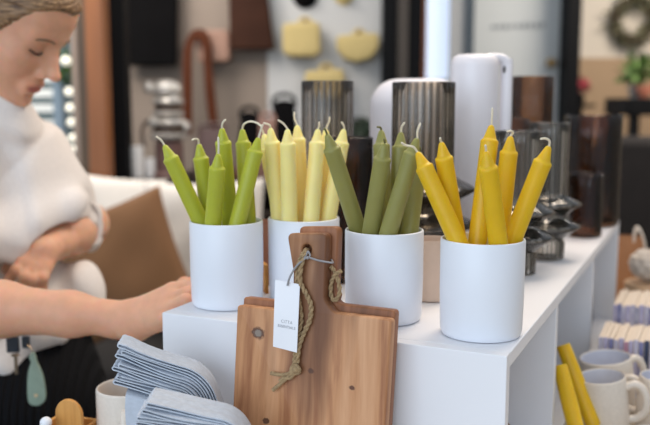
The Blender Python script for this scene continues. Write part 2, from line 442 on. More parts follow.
# two loose candles leaning out of the middle cubby
for (a, c, lab) in (((563, 345), (594, 427), 'loose mustard taper leaning out of the middle cubby, upper one of two'),
                    ((560, 366), (577, 432), 'loose mustard taper in the middle cubby, lower one beside the divider')):
    up = lab.startswith('loose mustard taper leaning')
    ta, tc_ = (1.205, 1.165) if up else (1.16, 1.11)
    t = at(*a, ta); c = at(*c, tc_); dd = (c-t).normalized(); b = t+dd*((t.z-(ZTAB+.012))/-dd.z); t, b = b, t
    L = (t-b).length; o = obj('taper_candle', taper_mesh(L, .0118), WAX['mustard']); o.matrix_world = axis_matrix(b, t)
    tag(o, lab, 'candle', 'loose mustard tapers in the cubby')
    mb = MB(); mb.tube([(0, 0, L-.002), (.0005, 0, L+.003), (.002, .001, L+.005)], .0012, 7); obj('wick', mb, wickm, o)

# ------------------------------------------------------------------ wooden boards with cord and tag
def wood_mat(name, c1, c2, c3, seed=0.0, knot=None):
    m = D.materials.new(name); m.use_nodes = True; nt = m.node_tree; N = nt.nodes; L = nt.links; b = N['Principled BSDF']
    b.inputs['Roughness'].default_value = .5; b.inputs['Specular IOR Level'].default_value = .35
    tc = N.new('ShaderNodeTexCoord'); mp = N.new('ShaderNodeMapping'); mp.inputs['Location'].default_value = (seed, seed*.7, 0)
    L.new(tc.outputs['Object'], mp.inputs['Vector'])
    # warp
    nz = N.new('ShaderNodeTexNoise'); nz.inputs['Scale'].default_value = 9; nz.inputs['Detail'].default_value = 2
    m1 = N.new('ShaderNodeMapping'); m1.inputs['Scale'].default_value = (1, .35, 1); L.new(mp.outputs['Vector'], m1.inputs['Vector']); L.new(m1.outputs['Vector'], nz.inputs['Vector'])
    sc = N.new('ShaderNodeVectorMath'); sc.operation = 'SCALE'; sc.inputs['Scale'].default_value = .035; L.new(nz.outputs['Color'], sc.inputs[0])
    ad = N.new('ShaderNodeVectorMath'); L.new(mp.outputs['Vector'], ad.inputs[0]); L.new(sc.outputs['Vector'], ad.inputs[1])
    vec = ad.outputs['Vector']
    m2 = N.new('ShaderNodeMapping'); m2.inputs['Scale'].default_value = (60, 3.2, 60); L.new(vec, m2.inputs['Vector'])
    n2 = N.new('ShaderNodeTexNoise'); n2.inputs['Scale'].default_value = 1.0; n2.inputs['Detail'].default_value = 5; n2.inputs['Roughness'].default_value = .6; L.new(m2.outputs['Vector'], n2.inputs['Vector'])
    cr = N.new('ShaderNodeValToRGB'); e = cr.color_ramp.elements
    e[0].position = .30; e[0].color = (*lin(c3), 1); e[1].position = .72; e[1].color = (*lin(c1), 1)
    x = cr.color_ramp.elements.new(.5); x.color = (*lin(c2), 1); L.new(n2.outputs['Fac'], cr.inputs['Fac'])
    col = cr.outputs['Color']
    # broad heartwood bands
    m3 = N.new('ShaderNodeMapping'); m3.inputs['Scale'].default_value = (16, 3.0, 16); L.new(vec, m3.inputs['Vector'])
    n3 = N.new('ShaderNodeTexNoise'); n3.inputs['Scale'].default_value = 1; n3.inputs['Detail'].default_value = 3; L.new(m3.outputs['Vector'], n3.inputs['Vector'])
    r3 = N.new('ShaderNodeMapRange'); r3.inputs['From Min'].default_value = .52; r3.inputs['From Max'].default_value = .68; r3.inputs['To Max'].default_value = .9; L.new(n3.outputs['Fac'], r3.inputs['Value'])
    mx = N.new('ShaderNodeMix'); mx.data_type = 'RGBA'; mx.inputs['B'].default_value = (*lin(tuple(v*.72 for v in c3)), 1)
    L.new(r3.outputs['Result'], mx.inputs['Factor']); L.new(col, mx.inputs['A']); col = mx.outputs['Result']
    for (kx, ky, kr, kc) in knot or []:
        sx = N.new('ShaderNodeVectorMath'); sx.operation = 'SUBTRACT'; sx.inputs[1].default_value = (kx, ky, 0); L.new(tc.outputs['Object'], sx.inputs[0])
        s2 = N.new('ShaderNodeVectorMath'); s2.operation = 'MULTIPLY'; s2.inputs[1].default_value = (1/kr, 1/(kr*.8), 0); L.new(sx.outputs['Vector'], s2.inputs[0])
        n4 = N.new('ShaderNodeTexNoise'); n4.inputs['Scale'].default_value = 300; L.new(tc.outputs['Object'], n4.inputs['Vector'])
        ln = N.new('ShaderNodeVectorMath'); ln.operation = 'LENGTH'; L.new(s2.outputs['Vector'], ln.inputs[0])
        a2 = N.new('ShaderNodeMath'); a2.operation = 'MULTIPLY_ADD'; a2.inputs[1].default_value = .8; L.new(n4.outputs['Fac'], a2.inputs[0]); L.new(ln.outputs['Value'], a2.inputs[2])
        k2 = N.new('ShaderNodeValToRGB'); ke = k2.color_ramp.elements
        ke[0].position = .55; ke[0].color = (*lin(kc), .0); ke[1].position = 1.0; ke[1].color = (0, 0, 0, 1)
        # ring: light core, dark rim, then nothing
        mr = N.new('ShaderNodeMapRange'); mr.inputs['From Min'].default_value = 1.5; mr.inputs['From Max'].default_value = 1.15; L.new(a2.outputs['Value'], mr.inputs['Value'])
        mk = N.new('ShaderNodeMix'); mk.data_type = 'RGBA'; mk.inputs['B'].default_value = (*lin((96, 62, 44)), 1); L.new(mr.outputs['Result'], mk.inputs['Factor']); L.new(col, mk.inputs['A'])
        mr2 = N.new('ShaderNodeMapRange'); mr2.inputs['From Min'].default_value = 1.1; mr2.inputs['From Max'].default_value = .8; L.new(a2.outputs['Value'], mr2.inputs['Value'])
        mk2 = N.new('ShaderNodeMix'); mk2.data_type = 'RGBA'; mk2.inputs['B'].default_value = (*lin(kc), 1); L.new(mr2.outputs['Result'], mk2.inputs['Factor']); L.new(mk.outputs['Result'], mk2.inputs['A']); col = mk2.outputs['Result']
    L.new(col, b.inputs['Base Color'])
    bp = N.new('ShaderNodeBump'); bp.inputs['Strength'].default_value = .12; bp.inputs['Distance'].default_value = .001; L.new(n2.outputs['Fac'], bp.inputs['Height']); L.new(bp.outputs['Normal'], b.inputs['Normal'])
    return m
LEAN = math.radians(7)
BT = .0155                                                   # board thickness
E2 = Vector((0, 0, 1))*math.cos(LEAN)+V*math.sin(LEAN); NB_ = U.cross(E2)
def board_frame(front_v):
    o = uvw(-.2, front_v)
    o = o-E2*((o.z-ZTAB)/E2.z)
    return o
def to_plane(px, O):
    r = ray(*px); c = Vector((0, 0, H)); t = (O-c).dot(NB_)/r.dot(NB_); p = c+r*t-O
    return (p.dot(U), p.dot(E2))
def plane_matrix(O, off=0.0):
    M = Matrix(((U.x, E2.x, NB_.x, 0), (U.y, E2.y, NB_.y, 0), (U.z, E2.z, NB_.z, 0), (0, 0, 0, 1)))
    M.translation = O+NB_*off; return M
OF = board_frame(-.0395)
px_out = [(237, 305), (284, 310.5), (292.5, 300), (293, 272), (286.5, 233), (326.5, 233), (324, 300), (333.5, 312.5), (391, 319.5)]
pl = [to_plane(q, OF) for q in px_out]
bl = [(pl[0][0]+.002, 0.0), ]; br = [(pl[-1][0]-.002, 0.0)]
outline = rounded(bl[::-1]+pl+br, [.006, .004, .008, .010, .03, .007, .007, .010, .010, .005, .006], 6)
hx, hy = to_plane((306.5, 249.5), OF)
hole = [(hx+.0056*math.cos(-a*math.pi/10), hy+.0056*math.sin(-a*math.pi/10)) for a in range(20)]
kx, ky = to_plane((258, 333), OF)
wood1 = wood_mat('acacia_wood', (214, 164, 124), (194, 140, 98), (146, 92, 60), .0, [(kx, ky, .0085, (136, 122, 110)), (to_plane((311, 371), OF)[0], to_plane((311, 371), OF)[1], .004, (92, 60, 44)), (to_plane((266, 421), OF)[0], to_plane((266, 421), OF)[1], .0045, (104, 70, 52)), (to_plane((352, 388), OF)[0], to_plane((352, 388), OF)[1], .0035, (104, 64, 44))])
wood2 = wood_mat('acacia_wood_dark', (176, 124, 88), (154, 102, 70), (122, 78, 50), .31)
fb = plate('serving_board', outline, [hole], BT, wood1, None, plane_matrix(OF, -BT/2), .0025)
tag(fb, 'front acacia serving board with a white tag and a knot, leaning on the unit', 'board', 'acacia serving boards')
OR_ = OF-NB_*(BT+.0012)-U*.002
outline_r = [(x+(.0075 if y > pl[0][1]+.012 else 0), y+(.0075 if y > .05 else 0)) for x, y in outline]; hole_r = [(x+.0075, y+.0075) for x, y in hole]
rb = plate('serving_board', outline_r, [hole_r], BT, wood2, None, plane_matrix(OR_, -BT/2), .0025)
tag(rb, 'second acacia serving board, standing behind the tagged one', 'board', 'acacia serving boards')
# cord through the handle hole, with a knot and frayed ends
jute = mat('jute_cord', (176, 148, 110), .9, .3, 260, bump=.8, bscale=500)
def bp_(px, off): 
    a, b = to_plane(px, OF); return OF+U*(a+off*.5)+E2*b+NB_*off
def twisted(mb, pts, r, turns=3.0, strands=2):
    P = [Vector(p) for p in pts]; K = len(P)
    for s in range(strands):
        out = []
        for i, p in enumerate(P):
            t = (P[min(i+1, K-1)]-P[max(i-1, 0)]).normalized(); n = t.orthogonal().normalized()
            n = (NB_-t*NB_.dot(t)).normalized(); b = t.cross(n); a = 2*math.pi*(turns*i/K+s/strands)
            out.append(p+(n*math.cos(a)+b*math.sin(a))*r*.55)
        mb.tube(out, r*.72, 7)
cord = thing('jute_cord', 'knotted jute cord hanging from the hole of the front serving board', 'cord', tuple(bp_((306.5, 249.5), 0)))
co0 = cord.location
mb = MB(); twisted(mb, bez([bp_((306.5, 250), -.010), bp_((305.5, 250.5), .003), bp_((301.5, 256), .0048), bp_((297.5, 268), .0045), bp_((297, 285), .0042), bp_((299, 300), .0042)], 10), .0021, 7)
twisted(mb, bez([bp_((307.5, 250), -.010), bp_((306.5, 252), .0035), bp_((302, 262), .0062), bp_((300, 280), .006), bp_((306, 293), .0045), bp_((311, 305), .0040), bp_((309.5, 320), .0040), bp_((303.5, 333), .004), bp_((299, 346), .004), bp_((297, 362), .0045)], 8), .0024, 10)
twisted(mb, bez([bp_((299, 300), .0042), bp_((301.5, 318), .0034), bp_((298.5, 335), .0034), bp_((295.5, 350), .004), bp_((294, 364), .0045)], 8), .0021, 6)
obj('strand', mb, jute, cord, off=co0)
mb = MB(); c = bp_((295.5, 368), .0058)
for k in range(3):
    ring = [c+(U*math.cos(a+k)*(.0050-.0006*k)+E2*math.sin(a+k)*.0046)+NB_*(.0016*math.sin(2*a+k*2)) for a in [i*math.pi/9 for i in range(19)]]
    mb.tube(ring, .0021, 7)
mb.blob(c, (.0045, .004, .0045), 8)
obj('knot', mb, jute, cord, off=co0)
for pts in ([(294, 369), (287, 373), (279, 373.5), (271, 372)], [(293, 371), (286, 378), (279, 384), (273, 389)], [(295, 372), (290, 377), (284, 377), (280, 380)]):
    mb = MB(); P = bez([bp_(q, .0048) for q in pts], 6); mb.tube(P, [.0018+.0006*i/len(P) for i in range(len(P))], 7)
    obj('frayed_end', mb, jute, cord, off=co0)
# cord of the rear board
cord2 = MB(); Mr = rb.matrix_world
twisted(cord2, bez([bp_((331.5, 268), -.012), bp_((335, 272), -.0135), bp_((339, 282), -.0130), bp_((340.5, 294), -.0130), bp_((336, 302), -.0125), bp_((331.8, 297), -.0120), bp_((332, 284), -.0120), bp_((336, 276), -.011), bp_((342, 272), -.013)], 7), .0021, 7)
o = obj('jute_cord', cord2, jute, off=bp_((335, 285), -.0125)); o.location = bp_((335, 285), -.0125)+NB_*.0006; tag(o, 'looped jute cord beside the handle of the rear serving board', 'cord')
# paper tag
paper = mat('white_card', (240, 240, 244), .6, .02, 30)
Tp = [to_plane(q, OF) for q in ((275.7, 279), (300, 283.5), (297, 351), (273.5, 345))]
tg = thing('swing_tag', 'white swing tag with grey lettering tied to the front serving board', 'tag', tuple(bp_((287, 315), .011)))
to = tg.location
mb = MB(); n = 16; vs = []; fs = []
for i in range(n+1):
    t = i/n
    for s in (0, 1):
        a = Vector(Tp[0]).lerp(Vector(Tp[3]), t); b = Vector(Tp[1]).lerp(Vector(Tp[2]), t); q = a.lerp(b, s)
        off = .0068+.0035*math.sin(math.pi*t)+.001*t
        for w in (0, .0006): vs.append(OF+U*(q.x+off*.5)+E2*q.y+NB_*(off+w))
for i in range(n):
    a = i*4; b = a+4
    fs += [(a, a+2, b+2, b), (a+1, b+1, b+3, a+3), (a, b, b+1, a+1), (a+2, a+3, b+3, b+2)]
fs += [(0, 1, 3, 2), (n*4, n*4+2, n*4+3, n*4+1)]
mb.add(vs, fs); obj('card', mb, paper, tg, off=to)
def text_mesh(name, body, size, M, m, parent):
    cu = D.curves.new(name, 'FONT'); cu.body = body; cu.size = size; cu.align_x = 'CENTER'; cu.align_y = 'CENTER'; cu.extrude = .00005; cu.space_character = 1.05
    t = D.objects.new(name, cu); COL.objects.link(t); dg = bpy.context.evaluated_depsgraph_get(); dg.update()
    me = D.meshes.new_from_object(t.evaluated_get(dg)); D.objects.remove(t); D.curves.remove(cu)
    me.materials.clear(); me.materials.append(m); o = D.objects.new(name, me); link(o, parent); o.matrix_local = M; return o
ink = mat('grey_ink', (150, 150, 156), .6, .05)
for body, px, sz in (('CITTA', (286.8, 320.3), .0048), ('ESSENTIALS', (286.6, 325.2), .0040)):
    M = plane_matrix(bp_(px, .0114)-to) @ Matrix.Rotation(math.radians(-3), 4, 'Z'); text_mesh('lettering', body, sz, M, ink, tg)
grey = mat('grey_string', (150, 148, 150), .6, .1, 200)
mb = MB(); mb.tube(bez([bp_((287.5, 284.5), .0098), bp_((290, 276), .010), bp_((296, 266), .0092), bp_((303, 259.5), .0074), bp_((308, 257), .0064), bp_((318, 260), .0035), bp_((331, 262.5), .0016), bp_((333, 262.4), -.004), bp_((332, 261), -.0155)], 8), .0011, 8)
mb.tube(bez([bp_((303, 259.5), .0074), bp_((306, 255), .0064), bp_((308, 251), .006), bp_((310, 255), .006), bp_((308, 257), .0064)], 6), .001, 8)
mb.blob(bp_((307.5, 257.2), .0072), (.0019, .0019, .0019), 8)
obj('string', mb, grey, tg, off=to)

# ------------------------------------------------------------------ napkins, mugs and small things on the table
linen_blue = mat('pale_blue_linen', (196, 204, 216), .9, .10, 160, bump=.35, bscale=700, stretch=(1, 1, 1))
linen_edge = mat('pale_linen_hem', (222, 224, 228), .9, .05, 160)
def guide(tilt, flat, bend, rad, hang, n=10):
    """inner guide curve in (s, z): a flat run sloping down, a bend, a hanging end; returns points and normals"""
    P = []; a = -tilt; x = z = 0
    for i in range(n+1): P.append((x+flat*i/n*math.cos(a), z+flat*i/n*math.sin(a), a))
    x, z = P[-1][:2]
    cx, cz = x+rad*math.sin(a), z-rad*math.cos(a)
    for i in range(1, n+1):
        b = a-bend*i/n; P.append((cx-rad*math.sin(b), cz+rad*math.cos(b), b))
    x, z, b = P[-1]
    for i in range(1, 5): P.append((x+hang*i/4*math.cos(b), z+hang*i/4*math.sin(b), b))
    return P
def napkin(G, o0, thick, s_off, depth, d0, tcloth=.0021, rng=random):
    """folded cloth: two layers joined by a loop at the left, following guide G at offsets o0..o0+thick"""
    r = (thick-tcloth)/2
    top = []; bot = []
    for (x, z, a) in G:
        nx, nz = -math.sin(a), math.cos(a)
        gi = len(top)/10; fan = 1+.20*max(0, 1-gi)**2; top.append((x+nx*(o0+thick-tcloth/2)*fan, z+nz*(o0+thick-tcloth/2)*fan)); bot.append((x+nx*(o0+tcloth/2)*fan, z+nz*(o0+tcloth/2)*fan))
    a0 = G[0][2]; ca, sa = math.cos(a0), math.sin(a0)
    ext = s_off
    c = ((top[0][0]+bot[0][0])/2-ca*ext, (top[0][1]+bot[0][1])/2-sa*ext)
    bulge = 1.0
    loop = []
    for i in range(1, 8):
        t = math.pi/2+math.pi*i/8
        loop.append((c[0]+ca*r*2.4*math.cos(t)-sa*r*1.42*math.sin(t), c[1]+sa*r*2.4*math.cos(t)+ca*r*1.42*math.sin(t)))
    path = top[::-1]+[(top[0][0]-ca*ext, top[0][1]-sa*ext)]+loop+[(bot[0][0]-ca*ext, bot[0][1]-sa*ext)]+bot
    K = len(path); n = 10; mb = MB(); vs = []; fs = []
    ph = rng.random()*6
    for j in range(n+1):
        d = d0+depth*j/n
        for i, (x, z) in enumerate(path):
            p0 = path[max(i-1, 0)]; p1 = path[min(i+1, K-1)]; tx, tz = p1[0]-p0[0], p1[1]-p0[1]; l = math.hypot(tx, tz)+1e-9
            nx, nz = -tz/l, tx/l
            wv = .0006*math.sin(9*j/n*2+ph+x*60)
            for sgn in (-1, 1):
                edge = .75 if j in (0, n) else 1
                vs.append(Vector((x+nx*sgn*tcloth/2*edge, d+.002*math.sin(x*45+ph), z+nz*sgn*tcloth/2*edge+wv)))
    W = 2*K
    for j in range(n):
        for i in range(K-1):
            a = j*W+2*i; b = a+W
            fs += [(a, a+2, b+2, b), (a+1, b+1, b+3, a+3)]
        a = j*W; fs += [(a, a+W, a+W+1, a+1)]; a = j*W+2*K-2; fs += [(a, a+1, a+W+1, a+W)]
    for j in (0, n):
        for i in range(K-1):
            a = j*W+2*i; fs.append((a, a+1, a+3, a+2) if j else (a, a+2, a+3, a+1))
    mb.add(vs, fs); return mb
rn = random.Random(4)
def bundle(org, yaw, tilt, flat, rad, hang, levels, pitch, depth, labs, bend=.95):
    G = guide(tilt, flat, bend, rad, hang)
    for k in range(levels):
        mb = napkin(G, .0003+k*pitch, pitch-.0011, rn.uniform(-.003, .007), depth+rn.uniform(-.006, .006), rn.uniform(-.004, .004), .0018, rn)
        o = obj('linen_napkin', mb, linen_blue); o.location = org; o.rotation_euler = (0, 0, yaw)
        tag(o, labs[k], 'napkin', 'pale blue linen napkins')
ordn = ['lowest', 'second from the bottom', 'third from the bottom', 'fourth from the bottom', 'fifth from the bottom', 'sixth from the bottom', 'uppermost']
bundle(at(115, 386, .885), .06, .30, .068, .009, .030, 7, .0059, .040, ['folded pale blue napkin, %s of the upper bundle by the mug' % w for w in ordn])
ordl = ['lowest', 'second from the bottom', 'third from the bottom', 'fourth from the bottom', 'uppermost']
bundle(at(144, 436, .80), .03, .15, .070, .010, .020, 5, .0058, .048, ['folded pale blue napkin, %s of the lower bundle against the boards' % w for w in ordl])
# the napkin hanging down in front of the pile
mb = MB(); vs = []; fs = []; K = 18; 
prof = [(.055-.055*i/6, 0) for i in range(6)]+[(-.004*math.sin(t)-.0, -.004+.004*math.cos(t)) for t in [i*math.pi/8 for i in range(5)]]+[(-.004-.001*i, -.004-.012*i) for i in range(1, 7)]
for j in range(9):
    s = .012+.062*j/8
    for (d, z) in prof:
        for w in (0, .0022): vs.append(Vector((s+.001*math.sin(z*90), d-w*.8+.0012*math.sin(s*110), z+(w if d > 0 else w*.3)-s*.30)))
W = 2*len(prof)
for j in range(8):
    for i in range(len(prof)-1):
        a = j*W+2*i; b = a+W; fs += [(a, b, b+2, a+2), (a+1, a+3, b+3, b+1)]
    a = j*W; fs.append((a, a+1, a+W+1, a+W)); a = j*W+W-2; fs.append((a, a+W, a+W+1, a+1))
for j in (0, 8):
    for i in range(len(prof)-1): a = j*W+2*i; fs.append((a, a+2, a+3, a+1))
mb.add(vs, fs); o = obj('linen_napkin', mb, linen_blue); o.location = at(115, 386, .885)+Vector((0, 0, -.0046)); o.rotation_euler = (0, 0, .06); tag(o, 'pale blue napkin hanging down flat under the upper bundle', 'napkin', 'pale blue linen napkins')
# low risers under the napkins
for org, x0, x1, y0, y1, dz, lab in ((at(115, 386, .885), .014, .056, .006, .036, .0240, 'small white block under the upper napkin bundle'), (at(144, 436, .80), .000, .060, .004, .044, .0115, 'small white block under the lower napkin bundle')):
    mb = MB(); zt = org.z-dz; mb.box((org.x+(x0+x1)/2, org.y+(y0+y1)/2, (ZTAB+zt)/2), (x1-x0, y1-y0, zt-ZTAB)); o = obj('riser_block', mb, white_lam, bevel=.001); tag(o, lab, 'riser')

# mugs
mugm = mat('speckled_cream_glaze', (226, 216, 204), .35, .06, 220, spec=.45)
mugi = mat('pale_blue_glaze', (208, 210, 222), .3, .03, 30, spec=.45)
def mug(label, loc, rotz, tilt=(0, 0), r=.038, h=.088, handle=True, inner=mugi):
    t = thing('mug', label, 'mug', loc, 0, 'stoneware mugs'); t.rotation_euler = (tilt[0], tilt[1], rotz)
    mb = MB(); mb.lathe([(0, 0), (r*.86, 0), (r*.95, .003), (r*.99, .010), (r, h*.4), (r*.985, h-.003), (r*.97, h-.0008), (r*.94, h), (r*.915, h-.0012)], 48)
    # open inside
    mb.f = [f for f in mb.f if len(f) < 40]; mb.mi = [0]*len(mb.f)
    mb.cur = 1; mb.lathe([(r*.915, h-.0012), (r*.90, h-.004), (r*.90, .014), (r*.82, .008), (0, .007)], 48)
    n0 = len(mb.f); keep = [i for i, f in enumerate(mb.f) if len(f) < 40]; mb.f, mb.mi = [mb.f[i] for i in keep], [mb.mi[i] for i in keep]
    obj('body', mb, [mugm, inner], t, angle=50)
    if handle:
        hb = MB(); pts = [(r*.93, 0, h*.80), (r+.010, 0, h*.85), (r+.020, 0, h*.78), (r+.025, 0, h*.60), (r+.022, 0, h*.40), (r+.011, 0, h*.27), (r*.95, 0, h*.24)]
        P = bez(pts, 6); hb.tube(P, .0058, 12, flat=1.0); obj('handle', hb, mugm, t)
    return t
LM = at(127, 386, 1.05); 
mug('cream mug on the table left of the napkins, handle towards the napkins', (LM.x, LM.y, ZTAB), -1.4, r=.040, h=LM.z-ZTAB, inner=mat('cream_inside', (214, 202, 190), .35))
def tilted(px, Y, tilt, rz, label, r=.034, h=.088, ax=None):
    c = at(*px, Y)
    # rim centre c, axis tilted; base centre from the axis
    a = Matrix.Rotation(tilt, 3, 'Y') @ Vector((0, 0, 1)); b = c-a*h
    lift = ZTAB+abs(math.sin(tilt))*r*.9+.0008
    b.z = lift
    m = mug(label, b, 0, (0, tilt), r, h)
    # spin the handle about the mug axis
    m.rotation_euler = (Matrix.Rotation(tilt, 3, 'Y') @ Matrix.Rotation(rz, 3, 'Z')).to_euler()
    return m
tilted((601, 374), 1.195, -.13, -.35, 'cream mug with pale blue inside, in front beside the loose candles', r=.0355, h=.088)
tilted((605, 359), 1.285, -.14, .25, 'cream mug standing behind the front mug, below the cards', r=.0405, h=.088)
tilted((668, 368), 1.21, .06, 2.6, 'cream mug cut by the right edge of the picture', r=.040, h=.082)
tilted((654, 430), 1.05, .0, .4, 'low cream cup at the bottom right corner', r=.032, h=.062)
# tan tumbler inside the first cubby
tan = mat('tan_ceramic', (206, 172, 138), .5, .06, 40)
p = uvw(-.062, .155); mb = MB(); mb.lathe([(0, 0), (.030, 0), (.035, .004), (.036, .05), (.0355, .078), (.034, .080), (.0325, .078), (.032, .012), (0, .008)], 40)
o = obj('tan_tumbler', mb, tan); o.location = (p.x, p.y, ZTAB+.0165); tag(o, 'tan tumbler inside the first cubby of the white unit', 'tumbler')
# wooden box with a rounded paddle and a white ball
bw = wood_mat('honey_wood', (222, 168, 96), (208, 150, 80), (186, 126, 62), 1.3)
P = at(62, 424, 1.02)
t = thing('wooden_box', 'small honey coloured wooden box at the bottom left corner', 'box', (P.x, P.y, ZTAB), UYAW+.15)
hb_ = at(62, 424, 1.0).z-ZTAB-.012
for nm, c, s in (('side_panel', (0, -.036, hb_/2), (.062, .005, hb_)), ('side_panel', (0, .036, hb_/2), (.062, .005, hb_)), ('end_panel', (-.0285, 0, hb_/2), (.005, .0668, hb_)), ('end_panel', (.0285, 0, hb_/2), (.005, .0668, hb_)), ('bottom_panel', (0, 0, .003), (.052, .0668, .006))):
    mb = MB(); mb.box(c, s); obj(nm, mb, bw, t, bevel=.0008)
hp_ = at(69, 404, 1.015).z-ZTAB
pa = plate('wooden_paddle', [(-.019, 0), (.019, 0), (.019, hp_-.020)]+[(.019*math.cos(a), hp_-.020+.020*math.sin(a)) for a in [i*math.pi/14 for i in range(1, 14)]]+[(-.019, hp_-.020)], [], .006, bw, None, Matrix.Identity(4), .0015)
pp = at(69, 404, 1.015); pa.matrix_world = Matrix.Translation((pp.x, pp.y-.0, ZTAB+.0064)) @ Matrix.Rotation(UYAW+.15, 4, 'Z') @ Matrix.Rotation(math.radians(90), 4, 'X')
tag(pa, 'honey coloured wooden paddle with a rounded top standing in the wooden box', 'paddle')
mb = MB(); mb.blob((0, 0, 0), (.0075, .0075, .0075), 12); q = at(46, 423.5, 1.0); mb.lathe([(0, -.09), (.004, -.09), (.004, -.004), (0, -.004)], 12)
o = obj('white_pestle', mb, glaze); o.location = (q.x, q.y, ZTAB+.0975); tag(o, 'white ball-headed stick standing in the wooden box', 'stick')
# key with a green leather fob clipped to the trousers
K0 = at(14, 352, 1.315)
kf = thing('key_fob', 'sage green bottle-shaped key fob hanging at the woman\'s hip', 'key fob', tuple(at(34, 360, 1.30)))
fo = kf.location
fobm = mat('sage_leather', (146, 164, 146), .6, .1, 60)
def vp(px, Y): 
    return at(px[0], px[1], Y)
out = [(32, 352), (35, 353), (37.5, 362), (42, 372), (45, 384), (46, 397), (43, 403), (37, 405.5), (30.5, 404), (28, 398), (27.5, 384), (28.5, 371), (31, 362), (29, 357)]
pts = [vp(q, 1.30)-fo for q in out]
sm = bez([Vector((p.x, p.z)) for p in pts]+[Vector((pts[0].x, pts[0].z))], 4)[:-1]
plate('leather_tag', [tuple(v) for v in sm][::-1], [], .004, fobm, kf, Matrix.Rotation(math.radians(90), 4, 'X') @ Matrix.Translation((0, 0, 0)), .001)
hm = MB(); c = vp((36.5, 395), 1.30)-fo
hm.prism([(0, -.0035), (.0035, .0005), (.0030, .0025), (.0012, .0028), (0, .0016), (-.0012, .0028), (-.0030, .0025), (-.0035, .0005)], Matrix.Translation(c+Vector((0, -.0028, 0))) @ Matrix.Rotation(math.radians(90), 4, 'X'), .0006)
obj('heart_mark', hm, mat('gold_foil', (214, 190, 150), .4), kf)
clipm = mat('black_clip', (36, 42, 52), .4); steel = mat('steel', (150, 132, 112), .3, metal=1)
ck = thing('belt_clip', 'dark belt clip with a steel key at the woman\'s waist', 'clip', tuple(at(14, 350, 1.30))); c0 = ck.location
mb = MB(); mb.box(at(13, 344.5, 1.305)-c0, (.020, .008, .026)); obj('clip_body', mb, clipm, ck, bevel=.002)
mb = MB(); mb.box(at(26, 342, 1.312)-c0, (.013, .006, .020)); obj('clip_body', mb, clipm, ck, bevel=.002)
mb = MB(); mb.box(at(16, 364, 1.302)-c0, (.0055, .002, .034)); mb.lathe([(.004, -.001), (.007, -.001), (.007, .001), (.004, .001)], 18, at(15.5, 355, 1.302)-c0, closed=True); obj('key', mb, steel, ck, bevel=.0005)
mb = MB(); mb.tube(bez([at(28, 345, 1.306), at(31, 349, 1.303), at(33, 354, 1.30)], 5), .0012, 8, ) ; mb.v = [p-c0 for p in mb.v]; obj('ring', mb, steel, ck)

# ------------------------------------------------------------------ glass and ceramics at the back of the unit
smoke = glass('smoke_glass', (.93, .92, .90), 26, dark=.80, body=(150, 144, 134), amt=.10, rough=.07)
smoke_d = glass('brown_smoke_glass', (.92, .89, .84), 26, dark=.66, body=(128, 108, 88), amt=.15, rough=.12)
amber = glass('amber_glass', (.86, .72, .56), 36, dark=.74, body=(150, 86, 40), amt=.13)
amber_d = glass('dark_amber_glass', (.72, .53, .39), 36, dark=.74, body=(92, 46, 24), amt=.06)
def flute(n, amp, z0, z1):
    def f(r, z, a, j):
        if r < 1e-5: return r
        return r*(1+amp*(abs(math.cos(n*a/2))-.6)) if z0 < z < z1 else r
    return f
def ufo_vase(label, px, Y, s, top, m, group='glass vases with saucer rings', wall=.0026):
    p = at(px, 300, Y)
    P = [(0, 0), (.026, 0), (.031, .002), (.031, .026), (.029, .033), (.044, .046), (.056, .0535), (.0565, .0555), (.055, .0572), (.040, .064), (.030, .069), (.029, .071), (.044, .083), (.056, .0905), (.0565, .0925), (.055, .0942), (.042, .101), (.033, .106), (.0326, .112)]
    o = [(r*s, z*s) for r, z in P]+[(.0326*s, .112*s+(top-.112*s)*i/6) for i in range(1, 7)]
    w = wall
    inn = [(max(r-w, 0), z+(w if i < 2 else 0)) for i, (r, z) in enumerate(o)]
    inn = [(r, min(z, top)) for r, z in inn]
    prof = o+[(o[-1][0]-w/2, top+.0008)]+inn[::-1]
    mb = MB()
    mb.lathe(prof, 120, rfun=lambda r, z, a, j: r*(1+.045*(abs(math.cos(13*a))-.6)) if (r > 1e-4 and (z > .111*s or .003*s < z < .028*s) and j < len(o)) else r)
    ob = obj('ribbed_vase', mb, m, angle=60); ob.location = (p.x, p.y, ZT+.0004); tag(ob, label, 'vase', group); return ob
ufo_vase('smoked glass vase with two saucer rings, nearest the mustard candles', 513, 1.252, 1.03, .2137, smoke)
ufo_vase('smoked glass vase with two saucer rings in front of the amber glasses', 543, 1.372, 1.0, .2225, smoke)
ufo_vase('large brown smoked glass vase with saucer rings between olive and mustard candles', 420.5, 1.25, 1.40, .285, smoke_d)
ufo_vase('large brown smoked ribbed vase behind the cream candles', 327.5, 1.33, 1.24, .2885, smoke_d)
def ribbed_glass(label, px, Y, r, top, m, n=36, name='ribbed_tumbler', cat='tumbler', amp=.03, base=.006):
    p = at(px, 300, Y); w = .003
    o = [(0, 0), (r*.9, 0), (r*.985, .002), (r, .008)]+[(r, .008+(top-.008)*i/5) for i in range(1, 6)]
    prof = o+[(r-w/2, top+.001)]+[(r-w, top), (r-w, base+.006), (r*.8, base), (0, base)]
    mb = MB(); K = len(o)
    mb.lathe(prof, 144, rfun=lambda rr, z, a, j: rr*(1+amp*(abs(math.cos(n*a/2))-.6)) if (rr > 1e-4 and z > .004 and j < K) else rr)
    ob = obj(name, mb, m, angle=60); ob.location = (p.x, p.y, ZT+.0004); tag(ob, label, cat, 'amber glasses'); return ob
ribbed_glass('dark amber ribbed tumbler behind the cream and olive candles', 347, 1.205, .0360, at(347, 138, 1.205).z-ZT, amber_d)
ribbed_glass('tall amber ribbed vase right of the white jug', 526, 1.60, .038, at(526, 77, 1.6).z-ZT, amber, name='ribbed_vase', cat='vase')
